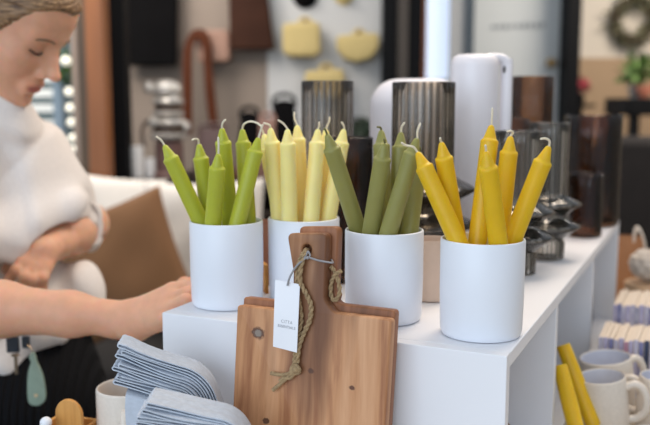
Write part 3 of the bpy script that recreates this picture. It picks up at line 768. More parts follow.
ribbed_glass('small amber tumbler half hidden beside the white jug', 511, 1.50, .0235, at(511, 119, 1.5).z-ZT, amber)
ribbed_glass('wide dark amber vase at the far end of the unit', 586, 1.755, .0575, at(586, 116, 1.755).z-ZT, amber_d, name='ribbed_vase', cat='vase')
ribbed_glass('short dark amber tumbler in front of the wide amber vase', 581, 1.60, .0325, at(581, 174, 1.6).z-ZT, amber_d, n=24)
# white ceramic jug and rounded vase
wc = mat('matte_white_ceramic', (236, 232, 236), .35, .02, 12)
p = at(469.5, 300, 1.40)
jg = thing('white_jug', 'tall white ceramic jug with rounded shoulders and a slim handle', 'jug', (p.x, p.y, ZT+.0004)); t = at(470, 55, 1.4).z-ZT; r = .0385
mb = MB(); mb.lathe([(0, 0), (r*.92, 0), (r, .006), (r, t-.018), (r*.97, t-.009), (r*.88, t-.003), (r*.74, t), (r*.5, t+.0005), (0, t+.0005)], 56); obj('body', mb, wc, jg, angle=50)
mb = MB(); mb.tube(bez([(r*.55, 0, t-.006), (r+.004, 0, t-.007), (r+.012, 0, t-.014), (r+.0135, 0, t-.03), (r+.0135, 0, .06), (r+.012, 0, .02), (r*.9, 0, .014)], 8), .0068, 14, flat=1.5); h_ = obj('handle', mb, wc, jg); mb = MB(); mb.blob((r+.0075, -.0105, t-.024), (.0022, .0012, .006), 10); obj('slot_shade', mb, mat('slot_shadow', (30, 28, 28), .8), jg)  # dark blob on the handle paints the shade of its gap

p = at(414, 300, 1.46); r = .081; t = at(414, 79, 1.46).z-ZT
mb = MB(); prof = [(0, 0), (r*.9, 0), (r, .01), (r, t-.050)]+[(r-.048+.048*math.cos(a), t-.048+.048*math.sin(a)) for a in [i*math.pi/20 for i in range(1, 11)]]+[(.022, t), (.020, t-.004), (.020, t-.02), (0, t-.02)]
mb.lathe(prof, 64); o = obj('white_vase', mb, wc, angle=50); o.location = (p.x, p.y, ZT+.0004); tag(o, 'wide white ceramic vase with rounded shoulders behind the brown smoked vase', 'vase')
# little pots between the cups
blush = mat('blush_ceramic', (214, 190, 172), .5, .05, 40)
p = atz(432, 301, ZT); mb = MB(); t = at(432, 240, p.y).z-ZT
mb.lathe([(0, 0), (.022, 0), (.0245, .002), (.0255, .03), (.0255, t-.002), (.0245, t), (.0235, t-.002), (.023, .006), (0, .005)], 36); o = obj('blush_pot', mb, blush); o.location = (p.x, p.y+.012, ZT+.0004); tag(o, 'slim blush ceramic pot between the olive and mustard cups', 'pot')
tc_ = mat('terracotta_ceramic', (160, 108, 84), .55, .08, 40)
p = at(268, 300, 1.19); t = at(268, 222, 1.19).z-ZT; mb = MB()
mb.lathe([(0, 0), (.024, 0), (.027, .003), (.028, t-.003), (.027, t), (.0255, t-.003), (.025, .006), (0, .005)], 36); o = obj('terracotta_pot', mb, tc_); o.location = (p.x, p.y, ZT+.0004); tag(o, 'terracotta coloured pot seen between the green and cream cups', 'pot')
p = at(267.5, 300, 1.125); mb = MB(); t = at(268, 263, 1.125).z-ZT; mb.box((0, 0, t/2), (.0050, .03, t)); o = obj('wooden_block', mb, bw, bevel=.001); o.location = (p.x-.004, p.y, ZT+.0002); o.rotation_euler = (0, 0, .3); tag(o, 'thin upright wooden slip between the green and cream cups', 'block')

# ------------------------------------------------------------------ cards and bag on the right of the unit
cream_page = mat('cream_pages', (226, 212, 196), .8, .12, 90, stretch=(12, 1, 1))
covers = {n: mat('cover_'+n, c, .55, .15, 60, rgb2=c2) for n, c, c2 in (('lilac', (176, 170, 208), (206, 200, 226)), ('blue', (92, 100, 158), (160, 160, 200)), ('white', (214, 212, 226), (190, 186, 214)), ('rose', (176, 96, 124), (206, 176, 200)), ('navy', (36, 44, 72), (70, 86, 120)), ('grey', (150, 150, 176), (196, 196, 216)))}
rc = random.Random(11)
def card(label, u, v, w, z, yaw, th, ln, ht, cov, lean=0, group='cards in the front row'):
    mb = MB(); mb.cur = 0; mb.box((0, .0025, 0+ht/2), (th*.86, ln-.005, ht-.004)); mb.box((-th*.46, .0012, ht/2), (th*.08, ln-.0024, ht-.001)); mb.box((th*.46, .0012, ht/2), (th*.08, ln-.0024, ht-.001)); mb.cur = 1; mb.box((0, -ln/2+.0012, ht/2), (th*.84, .0024, ht))
    o = obj('greeting_card', mb, [cream_page, cov]); p = uvw(u, v); o.location = (p.x, p.y, z); o.rotation_euler = (0, lean, yaw)
    tag(o, label, 'card', group)
base = ZTAB
names1 = ['white', 'lilac', 'blue', 'white', 'lilac', 'rose', 'lilac', 'white', 'blue', 'navy', 'white', 'navy', 'navy', 'blue']
x = 0
ptxt = ['first', 'second', 'third', 'fourth', 'fifth', 'sixth', 'seventh', 'eighth', 'ninth', 'tenth', 'eleventh', 'twelfth', 'thirteenth', 'fourteenth']
yawr = UYAW
P0 = at(598.5, 336, 1.368); Z1 = P0.z; d = Vector((math.cos(yawr), math.sin(yawr), 0)); dn = Vector((-d.y, d.x, 0))
crd = []
tray = thing('card_tray', 'low white tray holding the front row of cards', 'tray', tuple((P0+d*.063+dn*.060)*1), yawr); tray.location.z = ZTAB
mb = MB(); mb.box((0, 0, .004), (.128, .150, .008)); obj('base', mb, white_lam, tray)
for sx in (-.0645, .0645): mb = MB(); mb.box((sx, 0, .016), (.0024, .150, .032)); obj('side_panel', mb, white_lam, tray)
P1 = at(613.5, 303, 1.525); Z2 = P1.z
tray2 = dup(tray, tuple((P1+d*.063+dn*.072)), (0, 0, yawr), 'low white tray holding the back row of cards'); tray2.location.z = ZTAB
def row(P, names, ht, ln, label, group, z):
    x = 0
    for i, n in enumerate(names):
        th = rc.uniform(.0066, .0086); lean = .0 if i < 8 else .0
        p = P+d*(x+th/2)+dn*(ln/2+rc.uniform(-.003, .003)); q = p-B0
        card(label % (ptxt[i], n), q.dot(U), q.dot(V), 0, z, yawr+rc.uniform(-.003, .003), th, ln, ht+rc.uniform(-.004, .002), covers[n], lean, group); x += th+.0005
row(P0, names1, Z1-ZTAB-.009, .115, '%s card from the left in the front row, with a %s edge', 'cards in the front row', ZTAB+.0085)
row(P1, ['lilac', 'blue', 'white', 'lilac', 'white', 'grey', 'lilac', 'white', 'blue', 'lilac', 'grey', 'white', 'blue', 'lilac'], Z2-ZTAB-.009, .140, '%s card from the left in the back row, with a %s edge', 'cards in the back row', ZTAB+.0085)
kraft = mat('kraft_paper', (176, 124, 84), .7, .1, 50)
p = at(629, 275, 1.94)
bg = thing('gift_bag', 'kraft gift bag with white rope handles behind the unit end', 'bag', (p.x, p.y, ZTAB), -.3)
hb = at(629, 236, 1.94).z-ZTAB
mb = MB(); w, dd = .055, .035
mb.add([(sx*w/2*k, sy*dd/2*k, z) for z, k in ((0, 1), (hb, .96)) for sx, sy in ((-1, -1), (1, -1), (1, 1), (-1, 1))], [(0, 3, 2, 1), (0, 1, 5, 4), (1, 2, 6, 5), (2, 3, 7, 6), (3, 0, 4, 7)])
b_ = obj('bag_body', mb, kraft, bg, smooth=False); so = b_.modifiers.new('solid', 'SOLIDIFY'); so.thickness = .0008
rope = mat('white_rope', (226, 214, 200), .8, .1, 200)
for s in (-1, 1):
    mb = MB(); mb.tube(bez([(w*.1, s*dd*.48, hb-.012), (w*.2, s*dd*.55-.006, hb+.02), (w*.42, s*dd*.55-.012, hb+.008), (w*.58, s*dd*.55-.012, hb-.03), (w*.52, s*dd*.5-.008, hb-.052)], 8), .0026, 8); obj('handle', mb, rope, bg)
net = mat('white_net', (214, 202, 190), .9, .25, 70, bump=1, bscale=120)
p = at(643, 268, 1.80); mb = MB(); mb.blob((0, 0, 0), (.040, .040, .034), 20, fun=lambda q: 1+.05*math.sin(9*math.atan2(q.y, q.x)+7*q.z)+.04*math.sin(17*q.z))
o = obj('net_bag', mb, net); o.location = (p.x+.012, p.y, ZTAB+.1395); tag(o, 'bundled white net bag in front of the kraft gift bag', 'bag')
mb = MB(); mb.lathe([(0, 0), (.045, 0), (.048, .004), (.048, .098), (.046, .100), (0, .100)], 40); o = obj('wicker_box', mb, tan); o.location = (p.x+.012, p.y, ZTAB+.0004); tag(o, 'round tan box carrying the white net bag', 'box')
p = at(606, 298, 1.52); mb = MB(); hh = p.z+.012-ZTAB
mb.lathe([(0, 0), (.022, 0), (.030, .006), (.034, hh*.5), (.032, hh*.85), (.026, hh), (.022, hh-.003), (.02, .01), (0, .008)], 36); o = obj('dark_bowl', mb, mat('charcoal_glaze', (52, 54, 62), .4)); q = uvw(-.045, .79); o.location = (q.x, q.y, ZTAB+.0165); tag(o, 'charcoal pot standing in the far cubby of the white unit', 'pot')

# ------------------------------------------------------------------ the shop behind
YB = 4.6
def wallmat(name, rgb, var=.06, sc=1.5): return mat(name, rgb, .8, var, sc)
taupe = wallmat('taupe_wall_paint', (144, 130, 118)); pale = wallmat('pale_wall_paint', (196, 196, 195)); beige = wallmat('beige_wall_paint', (210, 198, 182)); tanw = wallmat('tan_dado_paint', (168, 140, 110))
blackp = mat('black_painted_steel', (14, 14, 16), .6, .1, 5, spec=.12); slate = mat('slate_paint_and_sheen', (72, 84, 94), .5, .1, 5)
def bbox(name, x0, x1, y0, y1, z0, z1, m, bevel=0.0):
    mb = MB(); mb.box(((x0+x1)/2, (y0+y1)/2, (z0+z1)/2), (abs(x1-x0), abs(y1-y0), abs(z1-z0))); return structure(obj(name, mb, m, bevel=bevel, smooth=False))
def pxX(px, Y): return at(px, 100, Y).x
floorm = mat('dark_timber_floor', (58, 50, 42), .45, .3, 3, stretch=(1, 8, 1))
bbox('floor', -4.5, 5.0, -3.0, 8.2, -.06, 0, floorm)
ZC = 3.0
bbox('wall_back', pxX(-330, YB), pxX(268, YB), YB, YB+.12, 0, ZC, taupe)
bbox('wall_display', pxX(268, YB), pxX(386, YB), YB-.02, YB+.12, 0, ZC, pale)
bbox('trim_1', pxX(381.5, 4.5), pxX(420, 4.5), 4.44, 4.60, 0, ZC, blackp)
bbox('trim_2', pxX(396, 4.5), pxX(406, 4.5), 4.415, 4.44, 0, ZC, mat('bronze_frame', (62, 52, 42), .4))
bbox('trim_3', pxX(418.5, 4.6), pxX(425, 4.6), 4.58, 4.66, 0, ZC, mat('orange_timber', (156, 86, 42), .5, .2, 4))
# bright window beyond the black post
YW = 5.6
bbox('window_1', pxX(424, YW), pxX(449, YW), YW+.02, YW+.05, at(0, 80, YW).z, ZC, emit('daylight_glass', (212, 226, 248), .85))
bbox('wall_window', pxX(380, YW), pxX(449, YW), YW, YW+.1, 0, at(0, 79, YW).z, pale)
bbox('trim_4', pxX(448, YW), pxX(464, YW), YW-.03, YW+.1, 0, ZC, pale)
bbox('trim_5', pxX(463.5, YW), pxX(471, YW), YW-.05, YW+.1, 0, ZC, slate)
YD = 5.7
doorm = mat('white_door_paint', (206, 208, 206), .5, .03, 3)
dr = bbox('door_1', pxX(470, YD), pxX(562, YD), YD, YD+.05, 0, ZC, doorm, .004)
k = at(550, 63, YD)
mb = MB(); mb.lathe([(0, 0), (.030, 0), (.030, .006), (.012, .010), (.012, .035), (.026, .042), (.032, .055), (.026, .068), (0, .072)], 24); ko = obj('door_knob', mb, mat('brass', (150, 124, 84), .35, metal=.8), dr); ko.matrix_world = Matrix.Translation((k.x, YD-.0002, k.z)) @ Matrix.Rotation(math.radians(90), 4, 'X')
sg = mat('grey_lettering', (150, 154, 156), .6)
rr = random.Random(3); sgx = 0
mb = MB()
for i in range(9):
    q = at(493+i*6.2, 27-i*.25, YD); hgt = rr.uniform(.02, .045); mb.box((q.x, YD-.002, q.z), (.022, .003, hgt)); mb.box((q.x+.010, YD-.002, q.z+rr.uniform(-.012, .012)), (.018, .003, .010))
obj('lettering', mb, sg, dr)
for nm, x in (('door_panel', 492), ('door_panel', 530)):
    mb = MB(); a = at(x, 20, YD); 
bbox('trim_6', pxX(561.5, 5.6), pxX(574, 5.6), 5.5, 5.8, 0, ZC, blackp)
YR = 6.8
zt_ = at(0, 58, YR).z
bbox('wall_right', pxX(574, YR)-.3, 5.0, YR, YR+.1, zt_, ZC+.3, beige)
bbox('wall_dado', pxX(574, YR)-.3, 5.0, YR-.01, YR+.1, 0, zt_, tanw)
bbox('wall_side', 4.9, 5.0, -3, YR, 0, ZC, beige)
# left: windowed screen with timber frame, steel post
YL = 3.3
def slab(name, x0, x1, Y, m, th=.08, z0=0.0, z1=ZC, tiltpx=0):
    a, b = pxX(x0, Y), pxX(x1, Y)
    o = bbox(name, a, b, Y, Y+th, z0, z1, m); return o
timber = mat('orange_pine', (158, 98, 54), .5, .25, 3, stretch=(6, 6, .6))
slab('trim_7', 87.5, 105, YL, timber, .10)
slab('trim_8', 78.5, 88, YL+.03, mat('dark_oak', (96, 76, 54), .5, .25, 4, stretch=(6, 6, .6)), .08)
slab('trim_9', 73, 79, YL+.05, mat('pinkish_timber', (172, 150, 134), .6, .1, 4), .08)
slab('trim_reflection', 103, 113, YL+.25, slate, .08); slab('trim_11', 110.5, 126, YL+.22, blackp, .10)  # the slate strip paints the bluish reflection on the black post
wl = 3.9
slab('window_2', -330, 75, wl+.5, emit('dim_daylight_glass', (70, 84, 86), .35), .02, .8, ZC)
slab('trim_12', 53, 62, wl, mat('blue_grey_post', (120, 138, 152), .5), .06)
slab('trim_13', -330, 74, wl+.45, mat('dark_sill', (40, 40, 42), .6), .1, 0, 1.0)
bulbm = mat('frosted_bulb', (250, 246, 226), .3); b_ = bulbm.node_tree.nodes['Principled BSDF']; b_.inputs['Emission Color'].default_value = (1, .95, .82, 1); b_.inputs['Emission Strength'].default_value = .75
sl = thing('string_light', 'string of round white bulbs hanging beside the timber frame', 'light', tuple(at(70, 62, 3.7)))
for i, (x, y, r) in enumerate(((66, 61, .020), (69, 92, .018), (70, 108, .018), (71.5, 122.5, .018), (73, 138, .018), (74, 149, .016))):
    mb = MB(); mb.blob(at(x, y, 3.7)-sl.location, (r, r, r), 12); obj('bulb', mb, bulbm, sl)
mb = MB(); mb.tube([at(64, -40, 3.72)-sl.location, at(66, 58, 3.72)-sl.location, at(70, 108, 3.72)-sl.location, at(74, 150, 3.72)-sl.location], .004, 6); obj('wire', mb, blackp, sl)
wh = mat('white_slat', (222, 224, 220), .6)
sh = thing('slatted_shutter', 'white slatted shutter seen between the woman and the blue grey post', 'shutter', tuple(at(46, 100, 3.95)))
for y in (62, 78, 93, 108, 124):
    mb = MB(); a, b = at(15, y-5, 3.95), at(56, y+5, 3.95); mb.box(((a.x+b.x)/2-sh.location.x, 0, (a.z+b.z)/2-sh.location.z), (b.x-a.x, .02, abs(a.z-b.z)*.8)); obj('slat', mb, wh, sh)
lf = mat('leaf_green', (58, 92, 46), .6, .3, 20, rgb2=(90, 120, 60))
def leafball(mb, c, r, n, ls, rng):
    for i in range(n):
        d_ = Vector((rng.gauss(0, 1), rng.gauss(0, 1), rng.gauss(0, 1))).normalized(); p = Vector(c)+Vector((d_.x*r[0], d_.y*r[1], d_.z*r[2]))*rng.uniform(.5, 1)
        t = Vector((rng.gauss(0, 1), rng.gauss(0, 1), rng.gauss(0, 1))).normalized(); s = t.cross(d_).normalized(); l = ls*rng.uniform(.7, 1.2)
        mb.add([p, p+t*l*.5+s*l*.22+d_*l*.06, p+t*l, p+t*l*.5-s*l*.22+d_*l*.06], [(0, 1, 2, 3)])
rp_ = random.Random(5)
mb = MB(); c = at(66, 72, 3.85); leafball(mb, (0, 0, 0), (.05, .03, .09), 70, .05, rp_); o = obj('hanging_plant', mb, lf); o.location = c; tag(o, 'green leaves hanging behind the string of bulbs', 'plant')

# daybed with cushions
seat = thing('daybed', 'low dark timber daybed with cushions behind the unit', 'daybed', (pxX(150, 2.9), 2.95, 0))
dark = mat('dark_timber', (36, 28, 23), .65, .2, 5, spec=.2); canvas = mat('oatmeal_canvas', (196, 184, 168), .9, .06, 60)
sx = seat.location.x
mb = MB(); mb.box((0, 0, .27), (1.5, .75, .10)); obj('frame', mb, dark, seat, bevel=.006)
mb = MB(); mb.box((0, -.01, .38), (1.46, .72, .12)); obj('mattress', mb, mat('dark_mattress', (28, 23, 20), .9), seat, bevel=.03)
mb = MB(); mb.box((0, .36, .58), (1.5, .06, .58)); obj('backrest', mb, dark, seat, bevel=.006)
for x, y in ((-.68, -.32), (.68, -.32), (-.68, .32), (.68, .32)):
    mb = MB(); mb.box((x, y, .11), (.07, .07, .22)); obj('leg', mb, dark, seat)
def cushion(label, c, w, h, d, roll, m, lean=.25, yaw=0, n=26):
    mb = MB(); vs = []; fs = []
    for s in (1, -1):
        for i in range(n+1):
            for j in range(n+1):
                x = -1+2*i/n; y = -1+2*j/n
                e = (max(0, 1-x*x)**.38)*(max(0, 1-y*y)**.38)
                px_ = x*w/2*(1-.07*(1-y*y)*abs(x)); py_ = y*h/2*(1-.07*(1-x*x)*abs(y))
                wr = .005*math.sin(4*x+3*y+roll*9)*e+.0025*math.sin(7*y-5*x)*e
                vs.append(Vector((px_, -s*(d/2*e+wr*(1 if s > 0 else .3)), py_)))
    N_ = (n+1)**2
    for k_ in (0, 1):
        for i in range(n):
            for j in range(n):
                a = k_*N_+i*(n+1)+j; q = (a, a+1, a+n+2, a+n+1); fs.append(q if k_ else q[::-1])
    mb.add(vs, fs); bmv = obj('cushion', mb, m)
    me = bmv.data; bm = bmesh.new(); bm.from_mesh(me); bmesh.ops.remove_doubles(bm, verts=bm.verts, dist=.0008); bm.to_mesh(me); bm.free()
    bmv.matrix_world = Matrix.Translation(c) @ Matrix.Rotation(yaw, 4, 'Z') @ Matrix.Rotation(-lean, 4, 'X') @ Matrix.Rotation(roll, 4, 'Y')
    tag(bmv, label, 'cushion', 'cushions on the daybed'); return bmv
ivory = mat('ivory_cotton', (222, 214, 204), .9, .05, 50, bump=.2, bscale=300); ochre = mat('brown_linen', (128, 90, 58), .9, .06, 12, bump=.2, bscale=300)
cushion('white cushion at the left behind the woman\'s arm', at(106, 232, 3.13), .42, .44, .12, .10, ivory, .18)
cushion('brown linen cushion in front of the two white ones', at(119, 268, 2.65), .42, .42, .15, -.36, ochre, .26)
cushion('white cushion at the right beside the green candles', at(205, 243, 2.99), .44, .46, .14, -.03, ivory, .2)
cushion('white cushion hidden behind the cream candles', at(334, 250, 3.04), .42, .42, .13, .05, ivory, .2)
# sideboard behind the daybed with its objects
sb = thing('sideboard', 'dark brown sideboard standing behind the daybed', 'sideboard', (pxX(215, 3.75), 3.75, 0))
hs = at(0, 178, 3.6).z
w_ = 2.3; obj('top', (lambda m_: (m_.box((.2, 0, hs-.02), (w_, .5, .04)), m_)[1])(MB()), dark, sb, bevel=.004)
for x in (-.9, .2, 1.3): mb = MB(); mb.box((x, 0, (hs-.04)/2), (.05, .46, hs-.04)); obj('side_panel', mb, dark, sb)
mb = MB(); mb.box((.2, .2, (hs-.04)/2), (w_-.1, .04, hs-.04)); obj('back_panel', mb, dark, sb)
candw = mat('white_wax', (232, 230, 228), .5)
for (x0, x1, y0, lab) in ((129.5, 142, 146, 'taller white pillar candle on the sideboard beside the black post'), (143, 154, 158, 'shorter white pillar candle on the sideboard')):
    a = pxX(x0, 3.6); b = pxX(x1, 3.6); h_ = at(0, y0, 3.6).z-hs; r = (b-a)/2
    mb = MB(); mb.lathe([(0, 0), (r, 0), (r, h_-.006), (r*.9, h_), (0, h_-.004)], 28); o = obj('pillar_candle', mb, candw); o.location = ((a+b)/2, 3.6, hs+.0005); tag(o, lab, 'candle', 'white pillar candles')
# tiered glass jar: stacked bowls with dark contents
silver = mat('silvered_glass', (206, 200, 192), .12, .15, 20, metal=.35); brown_c = mat('dark_sweets', (54, 46, 42), .5, .4, 40, rgb2=(92, 68, 48)); redc = mat('dusty_plum', (112, 82, 76), .6)
J = at(170, 178, 3.62); fj = 3.62/FPX
tj = thing('tiered_jar', 'tiered silvered glass jar with dark contents on the sideboard', 'jar', (J.x, 3.62, hs+.0005))
def zz(y): return at(0, y, 3.62).z-hs
mb = MB(); mb.lathe([(0, 0), (16*fj, 0), (18*fj, .01), (14*fj, .03), (14*fj, zz(142)), (0, zz(142))], 32); obj('base', mb, redc, tj)
for (yb, yt, r, nm) in ((141, 119, 20, 'tier'), (119, 98, 16, 'tier')):
    z0_, z1_ = zz(yb), zz(yt); hh_ = z1_-z0_
    mb = MB(); mb.lathe([(0, z0_), (r*.55*fj, z0_), (r*.95*fj, z0_+hh_*.15), (r*fj, z0_+hh_*.28), (r*.9*fj, z0_+hh_*.36), (r*.84*fj, z0_+hh_*.37)], 32); mb.lathe([(r*.84*fj, z0_+hh_*.72), (r*.95*fj, z0_+hh_*.74), (r*fj, z0_+hh_*.84), (r*.85*fj, z0_+hh_*.97), (0, z1_)], 32); ti = obj(nm, mb, silver, tj)
    mb = MB(); mb.lathe([(0, z0_+hh_*.34), (r*.80*fj, z0_+hh_*.35), (r*.82*fj, z0_+hh_*.55), (r*.80*fj, z0_+hh_*.74), (0, z0_+hh_*.75)], 32); obj('contents', mb, brown_c, ti)
mb = MB(); mb.blob((-1*fj, 0, zz(90)), (15*fj, 14*fj, 10*fj), 14); obj('lid', mb, silver, tj)
for (x, y, r) in ((-17, 88, 5), (7, 99, 4), (-14, 123, 5), (19, 127, 4)):
    mb = MB(); mb.blob((x*fj, -8*fj, zz(y)), (r*fj*.9, r*fj*.9, r*fj*1.2), 12); obj('knob', mb, silver, tj)
mb = MB(); mb.tube(bez([(-14*fj, 0, zz(118)), (-24*fj, 0, zz(124)), (-27*fj, 0, zz(136)), (-24*fj, 0, zz(146))], 8), 1.6*fj, 8); obj('handle', mb, brown_c, tj)
# heap of leather bags and shoes on the sideboard (dark shapes)
leath = {'plum': mat('plum_leather', (92, 68, 64), .5, .2, 8), 'black': mat('black_leather', (15, 14, 15), .8, .2, 8, spec=.06), 'brown': mat('brown_leather', (96, 58, 38), .5, .2, 8), 'rose': mat('rose_leather', (150, 112, 98), .5, .15, 8)}
def pouch(name, label, x0, x1, y0, Y, m, cat, group=None):
    a, b = pxX(x0, Y), pxX(x1, Y); h_ = at(0, y0, Y).z-hs; w = b-a
    t = thing(name, label, cat, ((a+b)/2, Y, hs+.0006), 0, group)
    n = 10; prof = []
    mb = MB(); vs = []; fs = []
    for i in range(9):
        z = i/8; k1 = (1-.30*z**2)*(.93+.07*math.sin(math.pi*min(1, z*3))); k2 = 1-.93*z**1.3
        for j in range(28):
            an = 2*math.pi*j/28; c_, s_ = math.cos(an), math.sin(an); e = .55
            vs.append((w/2*k1*math.copysign(abs(c_)**e, c_), .055*k2*math.copysign(abs(s_)**e, s_), h_*z*(1-.04*abs(c_))))
    for i in range(8):
        for j in range(28): fs.append((i*28+j, i*28+(j+1) % 28, (i+1)*28+(j+1) % 28, (i+1)*28+j))
    fs += [tuple(range(28))[::-1], tuple(8*28+j for j in range(28))]
    mb.add(vs, fs); obj('bag_body', mb, m, t)
    mb = MB(); mb.tube(bez([(-w*.34, 0, h_*.90), (-w*.30, .01, h_*1.03), (0, .015, h_*1.08), (w*.30, .01, h_*1.03), (w*.34, 0, h_*.90)], 6), .008, 8); obj('handle', mb, m, t)
    return t
pouch('handbag', 'plum leather handbag on the sideboard behind the green candles', 192, 232, 128, 3.65, leath['plum'], 'bag', 'leather bags on the sideboard')
pouch('handbag', 'black leather handbag left of the cream candles', 236, 262, 112, 3.80, leath['black'], 'bag', 'leather bags on the sideboard')
pouch('handbag', 'rose leather handbag behind the cream candle tips', 256, 278, 118, 3.62, leath['rose'], 'bag', 'leather bags on the sideboard')
pouch('handbag', 'black leather handbag with its top at the cream wicks', 268, 300, 100, 3.84, leath['black'], 'bag', 'leather bags on the sideboard')
pouch('handbag', 'brown leather handbag low behind the cup gap', 232, 290, 150, 3.60, leath['brown'], 'bag', 'leather bags on the sideboard')
# dark plant pot between vase and white vase
p = at(363, 150, 3.7); t = thing('potted_plant', 'small dark green potted plant between the smoked vase and the white vase', 'plant', (p.x, 3.7, hs+.0005))
mb = MB(); mb.lathe([(0, 0), (.035, 0), (.045, .06), (.042, .06), (0, .05)], 20); obj('pot', mb, leath['black'], t)
mb = MB(); leafball(mb, (0, 0, p.z-hs+.06), (.06, .05, .09), 160, .06, rp_); obj('foliage', mb, mat('dark_leaf', (40, 56, 36), .6, .3, 20), t)
# things hanging on the wall
def hung(name, label, cat, x, y, Y=YB-.06, group=None): return thing(name, label, cat, tuple(at(x, y, Y)), 0, group)
def px_poly(pts, Y, o): return [((at(x, y, Y)-o).x, (at(x, y, Y)-o).z) for x, y in pts]
RX = Matrix.Rotation(math.radians(90), 4, 'X')
peg = mat('wooden_peg', (120, 90, 62), .6)
def pegpart(t, x, y, Y):
    q = at(x, y, Y)-t.location; mb = MB(); mb.tube([q+Vector((0, .10, 0)), q+Vector((0, -.01, .004))], .008, 10); obj('peg', mb, peg, t)
Yh = YB-.09
t = hung('tote_bag', 'large flat black leather tote hanging on the taupe wall', 'bag', 151, 20, Yh); o_ = t.location
plate('bag_body', rounded(px_poly([(126, -22), (178, -22), (177, 66), (125, 66)], Yh, o_)[::-1], .02), [], .05, leath['black'], t, RX, .012)
pegpart(t, 151, -30, Yh); mb = MB(); mb.tube(bez([at(138, -20, Yh)-o_, at(142, -36, Yh)-o_, at(160, -36, Yh)-o_, at(165, -20, Yh)-o_], 6), .008, 8); obj('handle', mb, leath['black'], t)
t = hung('strap_bag', 'tan shoulder bag with a long brown strap on the taupe wall', 'bag', 210, 46, Yh); o_ = t.location
plate('bag_body', rounded(px_poly([(196, 30), (229, 30), (231, 62), (198, 63)], Yh, o_)[::-1], .03), [], .06, mat('tan_leather', (158, 122, 104), .55, .1, 8), t, RX, .014)
pegpart(t, 200, 33, Yh)
cognac = mat('cognac_leather', (86, 46, 28), .7, .2, 8, spec=.1)
outer = [(183, 135), (183, 70), (184.5, 48), (190, 34), (198, 29), (207, 32), (211.5, 45), (212, 62), (215, 90), (219, 128), (210, 128), (205.5, 92), (204, 64), (203, 48), (199.5, 40), (196, 41), (193, 50), (192.5, 70), (193, 135)]
so_ = [tuple(v) for v in bez([Vector(q) for q in outer[:10]], 4)]+[tuple(v) for v in bez([Vector(q) for q in outer[10:]], 4)]
plate('strap', px_poly(so_, Yh-.05, o_)[::-1], [], .02, cognac, t, Matrix.Translation((0, -.06, 0)) @ RX, .005)
t = hung('satchel', 'dark brown leather satchel hanging highest on the wall', 'bag', 249, 20, Yh); o_ = t.location
plate('bag_body', rounded(px_poly([(229, -18), (266, -18), (275, 50), (230, 50)], Yh, o_)[::-1], [.015, .015, .04, .04]), [], .06, mat('oxblood_leather', (62, 38, 28), .7, .2, 8, spec=.1), t, RX, .014)
mb = MB(); mb.tube(bez([at(234, -18, Yh)-o_, at(240, -45, Yh)-o_, at(256, -45, Yh)-o_, at(262, -18, Yh)-o_], 6), .010, 8); obj('handle', mb, cognac, t)
straw = mat('woven_straw', (206, 184, 124), .85, .2, 120, bump=1, bscale=160, stretch=(1, 1, 3))
def basket(label, pts, knob, Y=YB-.10):
    xs = [p[0] for p in pts]; t = hung('straw_basket', label, 'basket', sum(xs)/len(xs), sum(p[1] for p in pts)/len(pts), Y, 'straw wall baskets'); o_ = t.location
    plate('basket_body', rounded(px_poly(pts, Y, o_)[::-1], .03, 6), [], .09, straw, t, RX, .02)
    q = at(*knob, Y)-o_; mb = MB(); mb.tube([q+Vector((.03*math.cos(a), 0, .03*math.sin(a)-.015)) for a in [i*math.pi/10 for i in range(11)]], .010, 8); obj('handle', mb, straw, t); pegpart(t, knob[0], knob[1]-1, Y); return t
basket('square straw basket with a loop handle on the pale wall, upper left', [(282.5, 24), (320, 22), (321, 52), (315, 57), (290, 57.5), (283, 53)], (305, 21))
basket('half-moon straw basket on the pale wall beside the black post', [(336, 36), (379, 33), (379, 48), (371, 59), (357, 63), (345, 60), (337, 50)], (359, 33))
basket('straw basket hanging lowest, just above the brown smoked vase', [(305, 71), (344, 69), (345, 92), (338, 99), (312, 99), (305, 93)], (326, 67))
for nm, lab, x, y, r, m in (('hat', 'black brimmed hat hanging above the square straw basket', 305, -6, 13, leath['black']), ('straw_plate', 'round straw plate above the half-moon basket', 344, -6, 9.5, straw)):
    q = at(x, y, YB-.09); k_ = (YB-.09)/FPX*r; mb = MB(); mb.lathe([(0, -.009), (.008, -.009), (.008, -.004)], 12); mb.lathe([(0, .05), (k_*.45, .048), (k_*.55, .012), (k_*.95, .006), (k_, 0), (k_*.95, -.006), (0, -.008)], 36)
    o = obj(nm, mb, m); o.matrix_world = Matrix.Translation((q.x, YB-.0275, q.z)) @ Matrix.Rotation(math.radians(90), 4, 'X'); tag(o, lab, nm.replace('straw_', ''))
# right background: wreath, black dresser, plants
c = at(634, 20, YR-.08); fr = YR/FPX
wr = thing('wreath', 'green leaf wreath hanging on the beige wall', 'wreath', tuple(c))
R_ = 19*fr
mb = MB(); mb.tube([Vector((R_*math.cos(a), 0, R_*math.sin(a))) for a in [i*math.pi/24 for i in range(49)]], .03, 8); obj('ring', mb, mat('twig', (70, 52, 36), .8, .3, 40), wr)
mb = MB()
for i in range(46):
    a = i*2*math.pi/46; leafball(mb, (R_*math.cos(a), 0, R_*math.sin(a)), (.055, .04, .055), 9, .07, rp_)
obj('foliage', mb, mat('olive_leaf', (82, 84, 58), .7, .4, 12, rgb2=(120, 112, 84)), wr)
YT_ = 6.0
zt2 = at(0, 98, YT_).z
ds = thing('dresser', 'black open dresser table under the wreath', 'table', (pxX(650, YT_), YT_, 0)); x0 = pxX(616, YT_)-ds.location.x
mb = MB(); mb.box((x0+.6, 0, zt2-.06), (1.2, .5, .12)); obj('table_top', mb, blackp, ds, bevel=.01)
